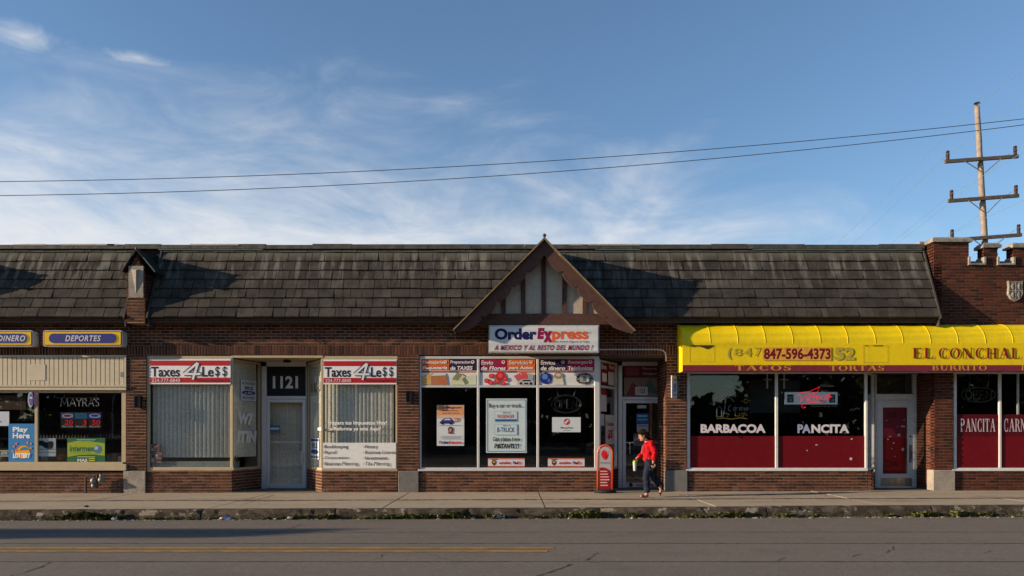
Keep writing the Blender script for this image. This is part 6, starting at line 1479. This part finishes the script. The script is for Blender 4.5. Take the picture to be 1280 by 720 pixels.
# ================================================================== POLE AND WIRES
PYy = 8.0
def Q(px, py, y=PYy): return (X(px, y), y, Z(py, y))
t = thing('utility_pole', 'weathered wooden utility pole with three crossarms behind the brick tower', 'utility pole', (X(1248, PYy), PYy, -.3))
b0, b1 = Vector((X(1248, PYy), PYy, -.3)), Vector(Q(1221.3, 133)); q = MB(); nn = 24
q.tube([tuple(b0 + (b1 - b0) * k / nn + Vector((random.uniform(-.006, .006), 0, 0))) for k in range(nn + 1)], .135, 14, r1=.080); q.build('pole_shaft', M_pole, t, smooth=True)
arms = [(1178, 204, 1269, 197.5, 1221.5 + 3), (1182, 253, 1269.5, 246.3, 1228), (1184.5, 301.8, 1273, 295, 1231)]
ins = [(1221.3, 131)]
for i, (a, ay, b, by, cx_) in enumerate(arms):
    A_, B_ = Vector(Q(a, ay)), Vector(Q(b, by)); A_.y -= .15; B_.y -= .15; d = (B_ - A_).normalized(); up = Vector((-d.z, 0, d.x))
    q = MB(); vs = [tuple(p + up * s * .055 + Vector((0, w_, 0))) for p in (A_, B_) for s in (-1, 1) for w_ in (-.045, .045)]
    q.add(vs, [(0, 1, 3, 2), (4, 6, 7, 5), (0, 4, 5, 1), (2, 3, 7, 6), (0, 2, 6, 4), (1, 5, 7, 3)]); ao = q.build('crossarm', M_arm, t)
    for px in ((1181.5, 1265.3), (1186.3, 1266.3), (1187, 1269.6))[i]:
        yy = ay + (by - ay) * (px - a) / (b - a); p = Q(px, yy - 1.5); q = MB()
        q.lathe((p[0], p[1] - .15, p[2]), [(.03, 0), (.055, .02), (.055, .10), (.045, .11), (.058, .13), (.058, .22), (.05, .25), (.06, .27), (.045, .31)], 12); q.build('insulator', M_insul, ao); ins.append((px, yy - 9))
    q = MB(); py_ = {0: 218, 1: 268, 2: 314}[i]
    for px in ((1201, 1247), (1206, 1248), (1212, 1252))[i]:
        yy = ay + (by - ay) * (px - a) / (b - a) + 1.5; p = Q(px, yy); ex = (1226.1, 1228.9, 1231.5)[i]; e = Q(ex + (1 if px > ex else -1) * 1.2, py_); q.tube([(p[0], p[1] - .21, p[2]), (e[0], e[1] - .17, e[2])], .016, 6)
    q.build('brace', M_greymetal, t)
q = MB(); p = Q(1221.3, 133); q.tube([p, (p[0], p[1], p[2] + .10)], .03, 8); q.lathe((p[0], p[1], p[2] + .08), [(.02, 0), (.10, .01), (.10, .04), (.03, .06)], 10); q.build('top_pin', M_insul, t)
names = ['from the pole top', 'over the left end of the top crossarm', 'over the right end of the top crossarm', 'over the left end of the middle crossarm', 'over the right end of the middle crossarm', 'over the left end of the lowest crossarm', 'over the right end of the lowest crossarm']
dv = Vector((.129, 1, 0)).normalized()
for (px, py), nm in zip(ins, names):
    p = Vector(Q(px, py)); p.y -= .15 if nm != names[0] else 0
    pts = []
    for k in range(-14, 41):
        s = k * 1.5; span = 60.0
        pts.append(p + dv * s + Vector((0, 0, -.9 * 4 * (abs(s) / span) * (1 - abs(s) / span))))
    q = MB(); q.tube([tuple(a) for a in pts], .0055, 5); tag(q.build('power_line', M_wire2, None, tuple(p)), 'thin pale wire running diagonally across the sky ' + nm, 'wire', 'thin wires of the utility pole')
for (a_, b_, c_), lab in (((227, -6.75, -16.25), 'dark overhead cable crossing the whole sky, upper of the pair'), ((244.5, -7.75, -18.25), 'dark overhead cable crossing the whole sky, lower of the pair')):
    pts = []
    for k in range(-12, 66):
        px = k * 40.0; u = px / 640; pts.append((X(px, -3), -3.0, Z(a_ + b_ * u + c_ * u * u, -3)))
    q = MB(); q.tube(pts, .0070, 6); tag(q.build('overhead_cable', M_wire, None, pts[30]), lab, 'wire', 'dark cables along the street')

# ================================================================== WEEDS AND LITTER ALONG THE KERB
mb = MB(); rg = random.Random(21)
def sprig(px, spread, h, n):
    for _ in range(n):
        x = X(px, -4) + rg.gauss(0, spread); y = yk(x) - .03 - abs(rg.gauss(0, .035)); z = rz(x, y); hh = h * rg.uniform(.6, 1.7)
        for _k in range(10):
            a = rg.uniform(0, 2 * pi); ln = hh * rg.uniform(.6, 1.2); wd = ln * .13; lean = rg.uniform(.3, 1.1)
            d = Vector((cos(a) * lean, sin(a) * lean * .6, 1)).normalized(); s = Vector((-sin(a), cos(a), rg.uniform(-.4, .4))).normalized() * wd
            b0 = Vector((x, y, z)) + Vector((cos(a), sin(a) * .5, 0)) * .02; p1 = b0 + d * ln * .55; p2 = b0 + d * ln * .85 + Vector((cos(a), sin(a), -.6)) * ln * .25
            mb.face([tuple(b0), tuple(p1 + s), tuple(p2), tuple(p1 - s)])
for px, sp, h, n in ((84, .10, .09, 34), (97, .12, .12, 46), (111, .14, .15, 60), (124, .12, .12, 44), (133, .1, .10, 26), (70, .06, .06, 8), (40, .1, .04, 8), (192, .12, .05, 22), (222, .2, .055, 36), (244, .12, .05, 22), (272, .05, .06, 12), (338, .12, .055, 24), (346, .06, .07, 14), (375, .10, .08, 26), (408, .06, .09, 22), (412, .1, .06, 16),
    (450, .1, .06, 10), (480, .15, .08, 20), (505, .2, .09, 40), (520, .12, .09, 24), (535, .12, .09, 20), (556, .1, .10, 22), (568, .04, .14, 12), (588, .08, .09, 20), (612, .08, .10, 26), (668, .1, .07, 16), (690, .06, .06, 10), (722, .10, .12, 36), (738, .10, .13, 40), (746, .08, .10, 20), (792, .06, .10, 14), (825, .1, .07, 12), (858, .08, .05, 10), (870, .1, .07, 22), (905, .12, .08, 30), (922, .10, .11, 30), (987, .10, .08, 26), (1018, .05, .06, 8), (1112, .08, .06, 18), (1118, .06, .05, 10), (1160, .10, .11, 30), (1185, .06, .06, 12), (1208, .08, .12, 26), (1216, .05, .09, 12), (1238, .08, .09, 22), (1262, .12, .05, 16), (1276, .08, .04, 10)):
    sprig(px, sp, h, n)
for _ in range(200): sprig(rg.uniform(-30, 1310), .25, .028, 2)
M_weed = mat('weed_leaves', (.075, .12, .022), .7, rnd=[(.055, .085, .018), (.11, .13, .035), (.045, .065, .016), (.18, .15, .06), (.08, .10, .022)])
tag(mb.build('weeds', M_weed), 'ragged green weeds growing in the gutter along the kerb', None, None, 'stuff')
mb = MB()
for _ in range(420):
    x = rg.uniform(-10.5, 10.5); y = yk(x) - .03 - abs(rg.gauss(0, .10)); z = rz(x, y); s = rg.uniform(.006, .020)
    mb.box(x - s, x + s * rg.uniform(.6, 2), y - s, y + s, z - .005, z + s * .7)
tag(mb.build('gutter_grit', mat('gutter_grit', (.22, .19, .15), .95, rnd=[(.10, .08, .06), (.35, .30, .24), (.18, .15, .11)])), 'scattered grit and crumbs of concrete in the gutter', None, None, 'stuff')
def gut(px, dy=-.10): x = X(px, -4.1); y = yk(x) + dy; return Vector((X(px, y), y, rz(x, y) + .005))
c = gut(623, -.09); t = thing('plastic_bottle', 'crushed clear plastic bottle lying in the gutter below the car or truck poster', 'bottle', tuple(c))
q = MB(); q.lathe((c.x - .11, c.y, c.z + .034), [(.030, 0), (.034, .02), (.029, .06), (.034, .10), (.030, .14), (.014, .18), (.012, .20)], 10, 'x'); q.build('bottle_body', mat('crumpled_clear_plastic', (.28, .33, .33), .25, var=.3, nscale=30, bump=.8), t)
q = MB(); q.lathe((c.x + .091, c.y, c.z + .034), [(.016, 0), (.016, .02)], 8, 'x'); q.build('cap', ink(190, 195, 200), t)
def crumple(px, r, cc, lab, nm, cat, dy=-.12, flat=.5):
    c = gut(px, dy); q = MB(); q.ball((c.x, c.y, c.z + r * flat), r, r * .8, r * flat, 9); rq = random.Random(px)
    q.v = [(x + rq.uniform(-.3, .3) * r, y + rq.uniform(-.3, .3) * r, max(c.z, z + rq.uniform(-.3, .3) * r * flat)) for x, y, z in q.v]
    tag(q.build(nm, ink(*cc), None, tuple(c)), lab, cat)
crumple(143, .050, (196, 200, 205), 'crumpled white paper cup in the gutter at the end of the long weed patch', 'paper_cup', 'litter')
crumple(278, .045, (200, 170, 170), 'pale pink end of a wrapper beside the blue wrapper in the gutter', 'wrapper', 'litter', -.08)
c = gut(284.5, -.09); q = MB(); q.box(c.x - .06, c.x + .06, c.y - .04, c.y + .03, c.z, c.z + .04); q.v = [(x + rg.uniform(-.012, .012), y + rg.uniform(-.012, .012), z + rg.uniform(0, .012)) for x, y, z in q.v]; tag(q.build('wrapper', ink(60, 100, 160), None, tuple(c)), 'bright blue snack wrapper in the gutter, left of the road shadow tip', 'litter')
crumple(362, .055, (205, 200, 192), 'crumpled white paper in the gutter, rightmost litter before the brick tax office corner', 'paper_scrap', 'litter')
crumple(344, .022, (190, 190, 185), 'tiny white scrap in the gutter left of the crumpled paper', 'paper_scrap', 'litter')
crumple(711, .020, (200, 196, 186), 'tiny pale scrap in the gutter left of the bushiest weeds under the doorway', 'paper_scrap', 'litter', -.2)
crumple(790, .025, (200, 196, 186), 'small pale scrap in the gutter below the walking person', 'paper_scrap', 'litter', -.25)
x = X(108, -3.4); y = -3.4; q = MB(); q.ball((x, y, sz(x) + .02), .05, .03, .02, 8); tag(q.build('leaf_litter', ink(40, 32, 26), None, (x, y, sz(x))), 'small dark clump of dead leaf on the pavement below the gas meter', 'litter')

# ================================================================== ACROSS THE STREET (seen only mirrored in the glass, plus an added canopy casting the road shadow)
def tree(x, y, h, cr, seed, lab):
    r = random.Random(seed); t = thing('street_tree', lab, 'tree', (x, y, -.1), 'leafy trees across the street')
    q = MB(); q.tube([(x, y, -.1), (x + .1, y, h * .25), (x - .1, y + .1, h * .5), (x, y, h * .8)], .22, 9, r1=.06)
    cl = []
    for i in range(9):
        a = r.uniform(0, 2 * pi); zz = h * r.uniform(.3, .6); rr = cr * r.uniform(.5, .85); e = (x + cos(a) * rr, y + sin(a) * rr, zz + h * .22 * r.uniform(.6, 1.4)); q.tube([(x, y, zz), ((x + e[0]) / 2, (y + e[1]) / 2, (zz + e[2]) / 2 + .2), e], .08, 6, r1=.02); cl.append(e)
    q.build('trunk', mat('tree_bark', (.07, .05, .035), .9, var=.5, bump=.6), t)
    for i in range(9): cl.append((x + r.uniform(-.5, .5) * cr, y + r.uniform(-.5, .5) * cr, h * r.uniform(.55, .95)))
    q = MB()
    for c in cl:
        rad = cr * r.uniform(.35, .55)
        for _ in range(190):
            d = Vector((r.gauss(0, 1), r.gauss(0, 1), r.gauss(0, .8))).normalized() * rad * r.random() ** .4; p = Vector(c) + d; s = r.uniform(.10, .20)
            u1 = Vector((r.uniform(-1, 1), r.uniform(-1, 1), r.uniform(-1, 1))).normalized(); u2 = u1.orthogonal().normalized() * s; u1 = u1 * s * 1.4
            q.face([tuple(p - u1), tuple(p + u2 * .6), tuple(p + u1), tuple(p - u2 * .6)])
    q.build('crown', mat('tree_leaves', (.05, .08, .02), .8, rnd=[(.03, .042, .015), (.05, .065, .022), (.04, .052, .018)]), t)
for i, (x, y, h, cr, lab) in enumerate(((24, -33, 9, 4.2, 'tall leafy tree across the street, mirrored in the taqueria middle pane'), (31, -31, 8, 3.8, 'leafy tree across the street, mirrored in the taqueria door'), (38, -34, 9, 4.2, 'leafy tree across the street, mirrored in the far right window'),
        (4.5, -32, 8.5, 3.6, 'leafy tree across the street, mirrored in the pane with the OPEN sign'), (-3.5, -36, 9, 3.8, 'leafy tree across the street, mirrored behind the car or truck poster'), (-38, -36, 9, 4, 'leafy tree across the street, mirrored in the grocer window'))): tree(x, y, h, cr, 40 + i, lab)
mb = MB(); r = random.Random(77)
for k in range(26000):
    x = r.uniform(-80, 100)
    top = 9.5 + 2.2 * sin(x * .23) + 1.6 * sin(x * .61 + 1) + .8 * sin(x * 1.7)
    if 15.5 < x < 24: top = 4.2 + .8 * sin(x * 2)
    y = -62 + r.uniform(-3, 3); z = r.uniform(-.1, top); sz_ = r.uniform(.35, .8)
    u1 = Vector((r.uniform(-1, 1), r.uniform(-.4, .4), r.uniform(-1, 1))).normalized(); u2 = u1.cross(Vector((r.uniform(-.4, .4), 1, r.uniform(-.4, .4)))).normalized() * sz_ * .5; u1 = u1 * sz_
    p = Vector((x, y, z)); mb.face([tuple(p - u1), tuple(p + u2), tuple(p + u1), tuple(p - u2)])
tag(mb.build('treeline', mat('far_leaves', (.028, .032, .018), .9)), 'dense dark treeline far across the street', None, None, 'stuff')
t = thing('chapel_building', 'plain brick building with arched windows across the street, mirrored in the left panes', 'building', (-18, -36, 0))
q = MB(); q.box(-31, -5.5, -48, -36, -.1, 7.0); q.box(-31.2, -5.3, -48.2, -35.8, 7.001, 7.4); q.build('wall', mat('far_brick', (.12, .06, .045), .9, var=.3, nscale=3), t)
for cx_ in (-27, -22, -17, -12, -8):
    q = MB(); pts = [(cx_ - .8, 1.0), (cx_ + .8, 1.0)] + [(cx_ + .8 * cos(pi * k / 10), 3.6 + .8 * sin(pi * k / 10)) for k in range(11)]; q.prism(pts, -35.99, -35.9); w_ = q.build('window', M_whitepaint, t)
    q = MB(); pts = [(cx_ - .68, 1.12), (cx_ + .68, 1.12)] + [(cx_ + .68 * cos(pi * k / 10), 3.6 + .68 * sin(pi * k / 10)) for k in range(11)]; q.prism(pts, -35.898, -35.85); q.build('pane', M_black, w_)
hT, YF, YN = 6.70, -11.9, -12.9  # unseen slab, added and shaped only to lay its shadow on the road
xe = X(415, -5.6) - (hT + .14) / .24 + .5
t = thing('shadow_caster_canopy', 'tall narrow flat canopy on two posts added out of view across the street to cast the road shadow', 'canopy', (xe - 5, -12.4, -.1))
q = MB(); pl = [(xe - 10, YF), (xe, YF), (xe - .5, YF - .45), (xe - 1.3, YN), (xe - 10, YN)]
q.add([(x, y, hT - .2) for x, y in pl] + [(x, y, hT) for x, y in pl], [(0, 1, 2, 3, 4), (9, 8, 7, 6, 5), (0, 5, 6, 1), (1, 6, 7, 2), (2, 7, 8, 3), (3, 8, 9, 4), (4, 9, 5, 0)]); q.build('roof', M_greymetal, t)
for dx_ in (-3.0, -8.5): MB().tube([(xe + dx_, -12.7, -.15), (xe + dx_, -12.7, hT - .201)], .09, 10).build('post', M_greymetal, t)
